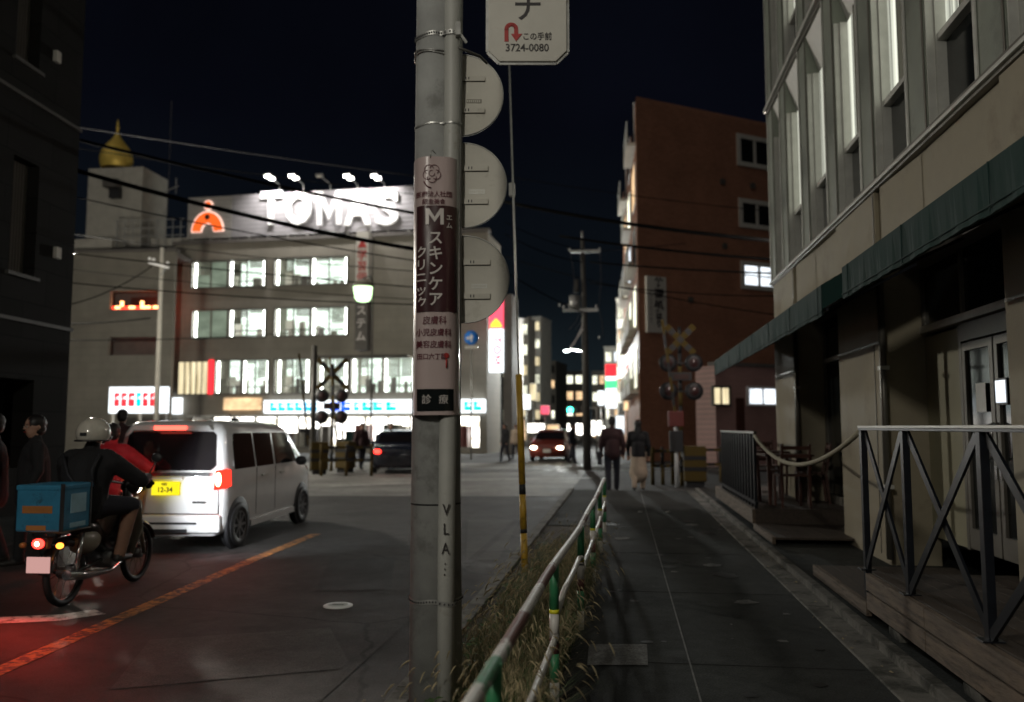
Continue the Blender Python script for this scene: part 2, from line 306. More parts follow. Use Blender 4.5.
class MB:
    def __init__(s): s.v = []; s.f = []; s.m = []; s.sm = []; s.mats = []
    def mi(s, m):
        m = M[m] if isinstance(m, str) else m
        if m not in s.mats: s.mats.append(m)
        return s.mats.index(m)
    def add(s, V, F, m, smooth=False, X=None):
        o = len(s.v); k = s.mi(m)
        s.v += [(X @ Vector(v)) if X is not None else Vector(v) for v in V]
        for f in F: s.f.append([i + o for i in f]); s.m.append(k); s.sm.append(smooth)
        return s
    def box(s, x0, x1, y0, y1, z0, z1, m, X=None):
        V = [(x, y, z) for z in (z0, z1) for y in (y0, y1) for x in (x0, x1)]
        return s.add(V, [(0, 2, 3, 1), (4, 5, 7, 6), (0, 1, 5, 4), (2, 6, 7, 3), (0, 4, 6, 2), (1, 3, 7, 5)], m, X=X)
    def bar(s, p0, p1, w, h, m, up=(0, 0, 1)):
        p0 = Vector(p0); p1 = Vector(p1); d = (p1 - p0); L = d.length; d.normalize(); u = Vector(up)
        if abs(d.dot(u)) > .98: u = Vector((1, 0, 0))
        r = d.cross(u).normalized(); u = r.cross(d)
        X = Matrix((( r.x, d.x, u.x, p0.x), (r.y, d.y, u.y, p0.y), (r.z, d.z, u.z, p0.z), (0, 0, 0, 1)))
        return s.box(-w / 2, w / 2, 0, L, -h / 2, h / 2, m, X)
    def tube(s, P, rr, m, n=12, cap=True, X=None):
        P = [Vector(p) for p in P]
        if not isinstance(rr, (list, tuple)): rr = [rr] * len(P)
        V = []; F = []; prev = None
        for i, p in enumerate(P):
            t = (P[min(i + 1, len(P) - 1)] - P[max(i - 1, 0)]).normalized()
            if prev is None:
                a = Vector((0, 0, 1)) if abs(t.z) < .9 else Vector((1, 0, 0)); u = t.cross(a).normalized()
            else: u = (prev - t * prev.dot(t)).normalized()
            prev = u; w = t.cross(u)
            for k in range(n):
                a = 2 * math.pi * k / n; V.append(p + (u * math.cos(a) + w * math.sin(a)) * rr[i])
        for i in range(len(P) - 1):
            for k in range(n):
                F.append((i * n + k, i * n + (k + 1) % n, (i + 1) * n + (k + 1) % n, (i + 1) * n + k))
        s.add(V, F, m, n > 5, X)
        if cap:
            o = len(s.v) - len(V); k = s.mi(m)
            s.f.append([o + j for j in range(n)][::-1]); s.m.append(k); s.sm.append(False)
            s.f.append([o + (len(P) - 1) * n + j for j in range(n)]); s.m.append(k); s.sm.append(False)
        return s
    def cyl(s, p0, p1, r0, m, r1=None, n=16, X=None): return s.tube([p0, p1], [r0, r0 if r1 is None else r1], m, n, True, X)
    def ell(s, c, r, m, nu=16, nv=10, X=None):
        if not isinstance(r, (tuple, list)): r = (r, r, r)
        V = [(c[0], c[1], c[2] - r[2])]; F = []
        for j in range(1, nv):
            ph = -math.pi / 2 + math.pi * j / nv
            for i in range(nu):
                a = 2 * math.pi * i / nu
                V.append((c[0] + r[0] * math.cos(ph) * math.cos(a), c[1] + r[1] * math.cos(ph) * math.sin(a), c[2] + r[2] * math.sin(ph)))
        V.append((c[0], c[1], c[2] + r[2])); T = len(V) - 1
        for i in range(nu):
            k = (i + 1) % nu; F.append((0, 1 + k, 1 + i)); F.append((T, T - nu + i, T - nu + k))
            for j in range(nv - 2): F.append((1 + j * nu + i, 1 + j * nu + k, 1 + (j + 1) * nu + k, 1 + (j + 1) * nu + i))
        return s.add(V, F, m, True, X)
    def lathe(s, prof, c, m, n=24, X=None):
        V = []; F = []
        for r, z in prof:
            for k in range(n):
                a = 2 * math.pi * k / n; V.append((c[0] + r * math.cos(a), c[1] + r * math.sin(a), c[2] + z))
        for i in range(len(prof) - 1):
            for k in range(n): F.append((i * n + k, i * n + (k + 1) % n, (i + 1) * n + (k + 1) % n, (i + 1) * n + k))
        return s.add(V, F, m, True, X)
    def prism(s, poly, y0, y1, m, X=None):
        """polygon in local x,z extruded along y"""
        n = len(poly)
        V = [(p[0], y0, p[1]) for p in poly] + [(p[0], y1, p[1]) for p in poly]
        F = [tuple(range(n)), tuple(range(n, 2 * n))[::-1]] + [(i, i + n, (i + 1) % n + n, (i + 1) % n) for i in range(n)]
        return s.add(V, F, m, False, X)
    def text(s, t, size, X, m, bold=0., ext=.001, sx=1., warp=None):
        cu = bpy.data.curves.new('t', 'FONT'); cu.body = t; cu.size = size; cu.align_x = 'CENTER'; cu.align_y = 'CENTER'
        cu.extrude = ext; cu.offset = bold; cu.resolution_u = 3
        o = bpy.data.objects.new('t', cu)
        if t == 'M':
            H, W, s_ = .73 * size, .80 * size, .15 * size
            P = [(0, 0), (s_, 0), (s_, H * .64), (W / 2, H * .14), (W - s_, H * .64), (W - s_, 0), (W, 0), (W, H), (W - s_ * 1.05, H), (W / 2, H * .46), (s_ * 1.05, H), (0, H)]
            me = bpy.data.meshes.new('m'); n = len(P); P = [(x - W / 2, y - H / 2) for x, y in P]
            me.from_pydata([(x, y, z) for z in (-ext, ext) for x, y in P], [], [tuple(range(n))[::-1], tuple(range(n, 2 * n))] + [(i, (i + 1) % n, (i + 1) % n + n, i + n) for i in range(n)])
        else: me = TMP.evaluate(o)
        if warp:
            bm = bmesh.new(); bm.from_mesh(me); bmesh.ops.triangulate(bm, faces=bm.faces[:]); xs = [v.co.x for v in bm.verts]; x = min(xs) + .006
            while x < max(xs): bmesh.ops.bisect_plane(bm, geom=bm.verts[:] + bm.edges[:] + bm.faces[:], plane_co=(x, 0, 0), plane_no=(1, 0, 0)); x += .006
            bm.to_mesh(me); bm.free()
        V = [Vector((v.co.x * sx, v.co.y, v.co.z)) for v in me.vertices]
        if warp: V = [warp(v) for v in V]
        s.add(V, [tuple(p.vertices) for p in me.polygons], m, False, X)
        bpy.data.meshes.remove(me); bpy.data.objects.remove(o); bpy.data.curves.remove(cu)
        return s
    def build(s, name, parent=None, loc=None, bevel=0., rz=0., recalc=True):
        me = bpy.data.meshes.new(name)
        if YMAP:
            for q in s.v: q.y = 1.017 * q.y + .33
        me.from_pydata([tuple(v) for v in s.v], [], s.f)
        for m in s.mats: me.materials.append(m)
        me.polygons.foreach_set('material_index', s.m); me.polygons.foreach_set('use_smooth', s.sm)
        me.update()
        if recalc:
            bm = bmesh.new(); bm.from_mesh(me); bmesh.ops.recalc_face_normals(bm, faces=bm.faces); bm.to_mesh(me); bm.free()
        o = bpy.data.objects.new(name, me); COL.objects.link(o)
        if parent: o.parent = parent
        if loc is not None: o.location = loc
        if rz: o.rotation_euler.z = rz
        if bevel:
            b = o.modifiers.new('b', 'BEVEL'); b.width = bevel; b.segments = 2; b.limit_method = 'ANGLE'; b.angle_limit = R(40)
        return o

def origin(o, p):
    """move a top-level mesh's origin to p without moving the mesh"""
    p = Vector(p); o.data.transform(Matrix.Translation(-p)); o.location = p; return o

def tag(o, label=None, cat=None, group=None, kind=None):
    if label: o['label'] = label
    if cat: o['category'] = cat
    if group: o['group'] = group
    if kind: o['kind'] = kind
    return o

def thing(name, label, cat, loc=(0, 0, 0), rz=0., group=None):
    o = bpy.data.objects.new(name, None); COL.objects.link(o); o.empty_display_size = .2
    o.location = loc; o.rotation_euler = (0, 0, rz)
    return tag(o, label, cat, group)

def copy_tree(o, parent=None):
    c = o.copy(); COL.objects.link(c); c.parent = parent
    for ch in list(o.children): copy_tree(ch, c)
    return c

def struct(o): o['kind'] = 'structure'; return o

class Face:
    """A facade plane through ground points A (left) and B (right) as seen from the street."""
    def __init__(s, A, B):
        s.A = Vector(A); s.B = Vector(B); d = s.B - s.A; d.z = 0; s.len = d.length; s.x = d.normalized()
        s.y = Vector((-s.x.y, s.x.x, 0)); s.rz = math.atan2(s.x.y, s.x.x)
    def uz(s, px, py, back=0.):
        r = ray(px, py); A = s.A + s.y * back
        t = (A - EYE).dot(s.y) / r.dot(s.y); p = EYE + r * t
        return ((p - s.A).dot(s.x), p.z - s.A.z)
    def rect(s, x0, y0, x1, y1, back=0.):
        """pixel rect (x0,y0)-(x1,y1) -> u0,u1,z0,z1"""
        xm = (x0 + x1) / 2; ym = (y0 + y1) / 2
        return s.uz(x0, ym, back)[0], s.uz(x1, ym, back)[0], s.uz(xm, y1, back)[1], s.uz(xm, y0, back)[1]
TXT = Matrix(((1, 0, 0, 0), (0, 0, -1, 0), (0, 1, 0, 0), (0, 0, 0, 1)))   # text plane -> faces local -y
def tx(u, y, z): return Matrix.Translation((u, y, z)) @ TXT

# ================================================================== GROUND
g = MB(); g.box(-400, 400, -60, 500, -.5, RZ - .004, 'ground'); struct(g.build('ground'))
g = MB(); g.add([(-16, -8, RZ), (-1.22, -8, RZ), (-1.22, 20.5, RZ), (6, 20.5, RZ), (-.8, 36, RZ), (-14, 120, RZ), (-22, 120, RZ), (-14, 36, RZ), (-16, 20, RZ)], [tuple(range(9))], 'road')
struct(g.build('road'))
g = MB(); g.add([(-.40, -8, 0), (1.42, -8, 0), (1.42, 19.5, 0), (-.40, 19.5, 0)], [(0, 1, 2, 3)], 'pave')
g.add([(-.40, 19.5, 0), (1.42, 19.5, 0), (1.42, 20.4, RZ + .004), (-.40, 20.4, RZ + .004)], [(0, 1, 2, 3)], 'pave')
struct(g.build('sidewalk'))
g = MB(); g.box(1.68, 12, -8, 19.5, -.1, .02, 'pave'); struct(g.build('forecourt_ground'))
g = MB(); g.box(-1.1, -.46, -8, 12.5, -.2, -.01, 'soil'); g.box(-1.1, -.46, 12.5, 19.5, -.2, .0, 'pave'); struct(g.build('planting_strip'))
g = MB()
y = -8.
while y < 19.4:
    g.box(-1.22, -1.1, y, y + .595, -.3, .03, 'kerb'); g.box(-.46, -.40, y, y + .595, -.3, .008, 'kerb'); y += .6
g.box(1.42, 1.68, -8, 19.4, -.2, .012, 'kerb'); y = -8.
while y < 19.4: g.box(1.60, 1.68, y, y + .595, .0, .07, 'kerb'); y += .6
struct(g.build('kerb', bevel=.008))
# pavement joints and patches
g = MB(); g.box(.385, .395, -6, 19, 0, .004, 'groove')
struct(g.build('pavement_joint'))
g = MB(); g.box(-.055, -.045, -6, 19, 0, .003, 'dkgroove')
for y in (1.5, 3.6, 5.35, 7.6, 9.9, 12.3): g.box(-.10, 1.40, y, y + .008, 0, .0025, 'dkgroove')
struct(g.build('pavement_seam'))
g = MB(); a = G(589, 645); b = G(647, 645); c = G(648, 666); d = G(587, 666)
g.add([(v.x, v.y, .006) for v in (a, b, c, d)], [(0, 1, 2, 3)], 'patch')
g.add([(-.20, 4.15, .0055), (.0, 4.15, .0055), (.01, 4.55, .0055), (-.19, 4.5, .0055)], [(0, 1, 2, 3)], 'patch')
struct(g.build('pavement_patch'))
for k, (px, py) in enumerate(((640, 512), (668, 512))):
    p = G(px, py); o = MB().lathe([(0.04, 0), (.035, .012), (0.0, .016)], (0, 0, 0), 'steel', 10).build('pavement_stud', loc=p)
    tag(o, ['small metal stud in the pavement, the one nearer the rail', 'small metal stud in the pavement, the one nearer the white joint line'][k], 'stud', 'studs in the pavement')
M['asph_old'] = asphalt('older asphalt patch', (.065, .062, .058), crack=True)
M['asph_new'] = asphalt('newer asphalt patch', (.022, .022, .022), crack=False)
M['stain'] = mat('dark oily stain', (.016, .016, .015), .6, var=.3)
def patch(pts, m, name='road_patch', z=RZ + .003):
    g = MB(); g.add([(p.x, p.y, z) for p in pts], [tuple(range(len(pts)))], m); return struct(g.build(name))
patch([G(150, 640, RZ), G(330, 628, RZ), G(352, 668, RZ), G(110, 690, RZ)], 'asph_old')
patch([G(330, 560, RZ), G(395, 558, RZ), G(390, 590, RZ), G(315, 592, RZ)], 'asph_new')
patch([G(468, 520, RZ), G(520, 520, RZ), G(498, 560, RZ), G(466, 560, RZ)], 'asph_old')
g = MB(); rr = random.Random(21)
for k in range(46):
    x, y = rr.uniform(-.3, 1.35), rr.uniform(2.5, 15); r0 = rr.uniform(.008, .05) if k % 4 else rr.uniform(.06, .16); n = 11
    g.add([(x + r0 * rr.uniform(.6, 1.2) * math.cos(2 * math.pi * i / n), y + r0 * rr.uniform(.6, 1.3) * math.sin(2 * math.pi * i / n), .0035 + .0001 * k / 46) for i in range(n)], [tuple(range(n))], 'stain' if k % 3 else 'patch')
struct(g.build('pavement_stain'))
g = MB(); V = []; Fc = []
for k in range(420):
    if k % 3: x, y, z = rr.gauss(-.40, .10), rr.uniform(2.5, 13), .008
    elif k % 2: x, y, z = rr.gauss(1.50, .07), rr.uniform(2.5, 15), .03
    else: x, y, z = rr.gauss(-1.30, .10), rr.uniform(2.5, 12), RZ + .01
    if z > 0 and x < -.45: z = .01
    s_ = rr.uniform(.006, .022); a = rr.uniform(0, 6.28); o = len(V); c, d = math.cos(a) * s_, math.sin(a) * s_
    V += [(x - c, y - d, z), (x + d * .5, y - c * .5, z + rr.uniform(0, .012)), (x + c, y + d, z + rr.uniform(0, .01)), (x - d * .5, y + c * .5, z)]; Fc.append((o, o + 1, o + 2, o + 3))
g.add(V, Fc, 'straw'); tag(g.build('fallen_leaves', recalc=False), 'scattered dry leaf bits and litter along the kerbs', 'leaves', kind='stuff')
# road paint
def stripe(name, pts, w, m, z=RZ + .004):
    g = MB(); V = []; F = []
    for i, p in enumerate(pts):
        t = (pts[min(i + 1, len(pts) - 1)] - pts[max(0, i - 1)]); t.z = 0; t.normalize(); n = Vector((-t.y, t.x, 0))
        V += [Vector((p.x, p.y, z)) + n * w / 2, Vector((p.x, p.y, z)) - n * w / 2]
    for i in range(len(pts) - 1): F.append((2 * i, 2 * i + 1, 2 * i + 3, 2 * i + 2))
    g.add(V, F, m); return struct(g.build(name))
oc = [G(-60, 697, RZ), G(0, 671, RZ), G(120, 618, RZ), G(255, 559, RZ), G(316, 534, RZ)]
stripe('orange_centre_line', oc, .15, 'orange')
stripe('white_stop_line', [G(-30, 622, RZ), G(60, 618, RZ), G(100, 612, RZ)], .25, 'wpaint')
stripe('white_crossing_line', [G(462, 480, RZ), G(592, 478, RZ)], .35, 'wpaint')
stripe('white_crossing_line', [G(330, 486, RZ), G(410, 483, RZ)], .35, 'wpaint')
stripe('white_edge_line', [Vector((-1.75, 1, 0)), Vector((-1.75, 8, 0)), Vector((-1.75, 18, 0))], .1, 'wpaint').data.materials[0] = M['road']
p = G(338, 606, RZ)
t = thing('manhole_cover', 'small round white-painted cover set in the dark road', 'manhole', (p.x, p.y, RZ))
MB().lathe([(.125, -.01), (.125, .008), (.118, .011), (.0, .011)], (0, 0, 0), 'letterwhite', 32).build('rim', t)
g = MB().lathe([(.085, .0125), (.0, .013)], (0, 0, 0), 'steel', 24)
g.box(-.05, .05, -.012, .012, .012, .0145, 'dark'); g.build('lid', t)
M['panel'] = asphalt('road with painted lit tone', (.24, .235, .22), crack=False, rough=.7)  # paler tone paints the light falling on this stretch of road
g = MB(); g.add([(-15.5, 17.5, RZ + .002), (-1.25, 19.2, RZ + .002), (-1.25, 30, RZ + .002), (-2.0, 36, RZ + .002), (-13.5, 36, RZ + .002), (-15.5, 20.5, RZ + .002)], [tuple(range(6))], 'panel'); struct(g.build('painted_lit_road'))
# railway track at the level crossing
def trk(a, b, off):
    n = Vector((-(b - a).y, (b - a).x, 0)).normalized(); return a + n * off, b + n * off
ta = Vector((-30, 22, RZ)); tb = Vector((9, 33, RZ))
for k in range(4):
    a, b = trk(ta, tb, (0, 1.07, 3.8, 4.87)[k]); g = MB(); g.bar(a, b, .07, .03, 'steel'); g.bar(a + Vector((0, .1, .0)), b + Vector((0, .1, 0)), .06, .012, 'dark')
    struct(g.build('rail_track'))

# ================================================================== GRASS STRIP
def grass(name, n, seed, heads):
    rg = random.Random(seed); g = MB(); V = []; F = []; V2 = []; F2 = []; V3 = []; F3 = []
    def addblade(x, y, h, lean, az, w, V, F):
        o = len(V); dx, dy = math.cos(az), math.sin(az); sx, sy = -dy, dx; tip = None
        for i in range(5):
            t = i / 4; r = lean * h * t * t; z = h * (t - .22 * lean * t * t); ww = w * (1 - t * .92)
            cx, cy = x + dx * r, y + dy * r
            V.append((cx - sx * ww, cy - sy * ww, z)); V.append((cx + sx * ww, cy + sy * ww, z)); tip = (cx, cy, z)
        for i in range(4): F.append((o + 2 * i, o + 2 * i + 1, o + 2 * i + 3, o + 2 * i + 2))
        return tip
    k = 0
    while k < n:
        y = 1.5 + 9.5 * rg.random() ** 1.25; xr = -.40 + .07 * max(0, min(1, (y - 4.4) / 1.8)) + .04 * max(0, min(1, (y - 6) / 3)); x = -1.02 + (xr + 1.04) * rg.random() ** .75
        cl = math.sin(x * 9 + 1.3 * math.sin(y * 3.1)) + math.sin(y * 4.3 + 2 * math.sin(x * 5))
        if rg.random() > .62 + .22 * cl: continue
        if y > 8 and rg.random() < (y - 8) / 3.: continue
        if (x + .91) ** 2 + (y - 4.12) ** 2 < .14 ** 2: continue
        hs = (.55 + .28 * cl / 2 + .15) * min(1, .35 + 1.4 * (x + 1.02)) * (1 if y < 8 else .7)
        h = rg.uniform(.10, .40) * hs * 1.15; lean = rg.uniform(.2, 1.3) * (.5 if x < -.95 else .7 if x > -.5 else 1); az = rg.uniform(0, 2 * math.pi)
        if rg.random() < heads:
            tip = addblade(x, y, h * 1.35 + .06, lean * .8, az, .0013, V2, F2)
            # seed head drooping from the tip
            o = len(V3); d = Vector((math.cos(az), math.sin(az), -.35 + rg.uniform(-.4, .6))).normalized()
            L = rg.uniform(.03, .058); pr = [.0012, .0036, .0042, .003, .0006]; a = d.cross(Vector((0, 0, 1))).normalized(); b = d.cross(a)
            for i in range(5):
                c = Vector(tip) + d * L * i / 4 + Vector((0, 0, -.03 * (i / 4) ** 2))
                for q in range(4):
                    an = q * math.pi / 2; V3.append(c + (a * math.cos(an) + b * math.sin(an)) * pr[i] * rg.uniform(.7, 1.25))
            for i in range(4):
                for q in range(4): F3.append((o + i * 4 + q, o + i * 4 + (q + 1) % 4, o + (i + 1) * 4 + (q + 1) % 4, o + (i + 1) * 4 + q))
        elif rg.random() < .45: addblade(x, y, h, lean, az, rg.uniform(.0015, .0035), V2, F2)
        else: addblade(x, y, h, lean, az, rg.uniform(.002, .0048), V, F)
        k += 1
    V4 = []; F4 = []
    for _ in range(420):
        y = 1.8 + 8.5 * rg.random() ** 1.2; x = rg.uniform(-1.0, -.34); nl = rg.randint(4, 8); hh = rg.uniform(.03, .20)
        for q in range(nl):
            a = q * 2.4 + rg.uniform(-.4, .4); L = rg.uniform(.025, .06); w = L * .34; z = hh * rg.uniform(.4, 1.1); d = Vector((math.cos(a), math.sin(a), rg.uniform(-.15, .6))).normalized(); sd_ = d.cross(Vector((0, 0, 1))).normalized(); o = len(V4); b0 = Vector((x, y, z))
            V4 += [b0, b0 + d * L * .5 + sd_ * w, b0 + d * L + Vector((0, 0, -.01)), b0 + d * L * .5 - sd_ * w, b0 + d * L * .5 - Vector((0, 0, .004))]; F4 += [(o, o + 1, o + 4), (o + 1, o + 2, o + 4), (o + 2, o + 3, o + 4), (o + 3, o, o + 4)]
    g.add(V, F, 'blade'); g.add(V2, F2, 'straw'); g.add(V3, F3, 'straw'); g.add(V4, F4, 'leafweed')
    return tag(g.build(name, loc=(0, 0, -.01), recalc=False), 'tangled green and straw weeds with foxtail seed heads along the guard rail', 'grass', kind='stuff')
grass('grass', 26000, 5, .10)

# ================================================================== GUARD RAIL
t = thing('guard_rail', 'pipe guard rail with flaking white, green and rusty paint along the pavement', 'guard rail', (-.356, 4.45, 0))
O = Vector((-.356, 4.45, 0))
RT = .745
posts = [(-.39, 2.6), (-.356, 4.45), (-.305, 6.15), (-.278, 8.0), (-.26, 9.9), (-.25, 11.8)]
def rx(y):
    for i in range(len(posts) - 1):
        a, b = posts[i], posts[i + 1]
        if y <= b[1] or i == len(posts) - 2:
            return a[0] + (b[0] - a[0]) * (y - a[1]) / (b[1] - a[1])
g = MB(); y = .8; seq = ['railgreen', 'rust', 'railwhite', 'rust', 'railwhite2', 'railwhite', 'railgreen', 'rust', 'railwhite', 'railwhite2', 'railwhite']; i = 0
lens = {'railgreen': .35, 'rust': .5, 'railwhite': .42, 'railwhite2': .8}
ys = [(1.2, 2.35, 'railwhite'), (2.35, 2.75, 'railgreen'), (2.75, 3.25, 'rust'), (3.25, 3.75, 'railwhite'), (3.75, 4.35, 'rust'), (4.35, 6.3, 'railwhite2'), (6.3, 6.9, 'rust'), (6.9, 8.2, 'railwhite'), (8.2, 9.3, 'rust'), (9.3, 11.5, 'railwhite2'), (11.5, 12.5, 'rust'), (12.5, 15, 'railwhite'), (15, 17.55, 'railwhite2')]
for a, b, m in [(1.2, 11.84, 'railmix')]:
    n = 60; g.tube([Vector((rx(a + (b - a) * k / n), a + (b - a) * k / n, RT - .035 + .006 * math.sin((a + (b - a) * k / n) * 1.9))) - O for k in range(n + 1)], .0225, m, 14, True)
g.build('top_rail', t)
for k, (x, y) in enumerate(posts):
    g = MB(); p = Vector((x, y, 0)) - O
    tilt = Vector((rnd.uniform(-.01, .01), 0, 0))
    def seg(z0, z1, m, r=.025): g.cyl(p + tilt * z0 + Vector((0, 0, z0)), p + tilt * z1 + Vector((0, 0, z1)), r, m, n=14)
    seg(-.1, .13, 'railwhite'); seg(.13, .27, 'railgreen'); seg(.27, .35, 'rust'); seg(.35, .47, 'railwhite2'); seg(.47, .49, 'reflyellow', .0265); seg(.49, RT - .03, 'railgreen')
    o = g.build('post', t)
def lowrail(a, b, za, zb, kink=0):
    g = MB(); n = 12; P = []
    for k in range(n + 1):
        q = k / n; y = a + (b - a) * q; z = za + (zb - za) * q
        e = min(q, 1 - q); z += kink * (1 - math.cos(min(1, e / .22) * math.pi)) / 2
        P.append(Vector((rx(y) + .012 + kink * .25 * math.sin(q * math.pi), y, z)) - O)
    g.tube(P, .0165, 'railwhite2', 12)
    for y in (a + .12, b - .12): g.tube([Vector((rx(y) - .008, y, za - .0)) - O, Vector((rx(y) + .036, y, za)) - O], .006, 'dark', 8)
    g.build('lower_rail', t)
lowrail(.9, 2.6, .36, .36); lowrail(2.6, 4.42, .36, .36); lowrail(4.48, 6.13, .47, .50, .05)
for i in range(2, 5): lowrail(posts[i][1] + .03, posts[i + 1][1] - .03, .40, .40, .03)

# ================================================================== UTILITY POLE (foreground)
PB = PD(438, 427, 4.2); PX0, PY0 = PB.x, PB.y
t = thing('utility_pole', 'grey concrete utility pole in front with a beige conduit strapped to it', 'utility pole', (PX0, PY0, 0), .215); t.rotation_euler.y = -.007
def pr(z): return .130 - .0080 * z
g = MB(); g.tube([(0, 0, -.2), (0, 0, 3), (0, 0, 9)], [pr(-.2), pr(3), pr(9)], 'concrete', 48)
for z in (1.05,): g.lathe([(pr(z) + .0015, -.004), (pr(z) + .0015, .004)], (0, 0, z), 'dkgroove', 40)
g.build('pole', t)
g = MB(); c0 = Vector((.045, -.130, -.15)); c1 = Vector((.082, -.092, 3.0)); c2 = Vector((.10, -.05, 9))
g.tube([c0, Vector((.048, -.128, .8)), Vector((.060, -.115, 1.6)), c1, c2], [.040, .040, .042, .043, .043], 'conduit', 24)
cond = g.build('conduit', t)
g = MB()
for i, (ch, z) in enumerate((('V', 1.03), ('L', .94), ('A', .85), ('.', .80), ('.', .775), ('.', .75))):
    g.text(ch, .075 if ch != '.' else .07, tx(.048 - .005 * i * .3, -.1725, z), 'inkdark', .0, .002, .75)
g.build('graffiti', cond)
def strap(z, name='strap', w=.022, holes=True):
    g = MB(); V = []; n = 56; r = pr(z) + .004
    pts = []
    for k in range(n + 1):
        a = 2 * math.pi * k / n; x, y = math.cos(a) * r, math.sin(a) * r
        c = Vector((.040, -.130)).lerp(Vector((.082, -.092)), max(0, min(1, z / 3))); d = Vector((x, y)) - c
        # go round the conduit
        ca = Vector((math.cos(a), math.sin(a)))
        tt = c.dot(ca); disc = tt * tt - c.dot(c) + .049 ** 2
        if disc > 0: x, y = ca * max(r, tt + math.sqrt(disc))
        pts.append((x, y))
    V = [(x, y, z + s + .004 * math.sin(i * .5)) for i, (x, y) in enumerate(pts) for s in (-w / 2, w / 2)]
    g.add(V, [(2 * i, 2 * i + 2, 2 * i + 3, 2 * i + 1) for i in range(n)], 'steel', True)
    if holes:
        for i in range(0, n, 1):
            x, y = pts[i]; q = Vector((x, y)).normalized() * .0015; g.box(x + q.x - .003, x + q.x + .003, y + q.y - .003, y + q.y + .003, z - .004 + .004 * math.sin(i * .5), z + .004 + .004 * math.sin(i * .5), 'dark')
    g.build(name, t)
zz = lambda py: PY(438, py, PY0 - .15).z
strap(zz(29)); strap(zz(604)); strap(zz(120), w=.008, holes=False)
g = MB()
for dz, ph in ((0, 0), (.02, 1.3)):
    z = zz(48) + dz
    g.tube([(math.cos(a) * (pr(z) + .006), math.sin(a) * (pr(z) + .006), z + .01 * math.sin(a * 2 + ph)) for a in [2 * math.pi * k / 40 for k in range(41)]], .0035, 'steel', 6, False)
g.tube([(.08, -.12, zz(42)), (.15, -.12, zz(47)), (.22, -.05, zz(46)), (.26, .0, zz(49))], .007, 'darkpole', 8)
g.build('wire_tie', t)
g = MB(); g.box(.095, .12, -.165, -.125, zz(33) - .01, zz(24) + .01, 'steel'); g.bar((.10, -.15, zz(28)), (.15, -.15, zz(42)), .012, .012, 'steel'); g.build('clamp', t)

# wrap sign on the pole
zs0, zs1 = PY(438, 415, PY0 - .17).z, PY(438, 157, PY0 - .17).z
t = thing('pole_sign', 'pink and dark brown clinic sign wrapped round the utility pole', 'sign', (PX0 - .008, PY0, zs0), .215); t.rotation_euler.y = -.007
WA, WB, WN = .114, .183, 3.2
def wy(x, e=0.):
    q = min(1, abs(x) / WA); return -(WB + e) * (1 - q ** WN) ** (1 / WN) if q < 1 else 0
FR = math.atan2(-PX0, PY0) * 0      # the sign looks straight down the street side
def wrap_band(z0, z1, m, e, x0=-1., x1=1., wob=0.):
    g = MB(); n = 44; V = []; F = []
    for k in range(n + 1):
        x = WA * max(-1, min(1, math.sin(math.pi / 2 * (x0 + (x1 - x0) * k / n))))
        sc = 1 + e / WA
        for j in range(9):
            z = z0 + (z1 - z0) * j / 8
            V.append((x * sc, wy(x) - e + wob * math.sin(z * 31 + k * .55) * .5 + wob * math.sin(z * 13 - k * .3), z))
    for k in range(n):
        for j in range(8): F.append((k * 9 + j, (k + 1) * 9 + j, (k + 1) * 9 + j + 1, k * 9 + j + 1))
    g.add(V, F, m, True); return g
zf = lambda py: PY(438, py, PY0 - .17).z - zs0
base = wrap_band(0, zs1 - zs0, 'wrappink', 0., wob=.0016).build('panel', t, recalc=False)
wrap_band(zf(312), zf(206), 'wrapdark', .0022, -.62, .66, wob=.0016).build('brown_field', t, recalc=False)
wrap_band(zf(411), zf(389), 'glassdark', .0022, -.6, .5, wob=.001).build('black_field', t, recalc=False)
W = lambda px, e: (lambda v: v)
def wtext(g, s, px, py, size, m, bold=0., e=.0042, sx=1.):
    u = (px - 439) * 4.03 / FP; z = zf(py)
    def wp(v):
        x = v.x + u; return Vector((x, wy(x) - e - v.z * .5, v.y + z))
    g.text(s, size, None, m, bold, .0006, sx, wp)
K = 4.03 / FP
g = MB()
for i, ch in enumerate('スキンケア'): wtext(g, ch, 438, 239 + i * 15.3, 15.5 * K, 'wraptext', .0012)
wtext(g, 'M', 437, 217, 23 * K, 'wraptext', .0008)
for i, ch in enumerate('クリニック'): wtext(g, ch, 423.5, 253 + i * 12.6, 12.5 * K, 'wraptext', .0008)
for i, ch in enumerate('エム'): wtext(g, ch, 452, 218 + i * 8, 6.5 * K, 'wraptext', .0004)
g.build('white_lettering', t)
g = MB()
wtext(g, '医療法人社団', 436, 195, 6.3 * K, 'inkbrown', .0003); wtext(g, '紹圭美会', 436, 202.5, 6 * K, 'inkbrown', .0003)
wtext(g, '皮膚科', 437, 321, 9 * K, 'inkbrown', .0005, sx=.9); wtext(g, '小児皮膚科', 436, 333, 8 * K, 'inkbrown', .0005, sx=.9)
wtext(g, '美容皮膚科', 436, 345, 8 * K, 'inkbrown', .0005, sx=.9); wtext(g, '田口六丁目', 434, 357, 6.6 * K, 'inkbrown', .0005, sx=.9)

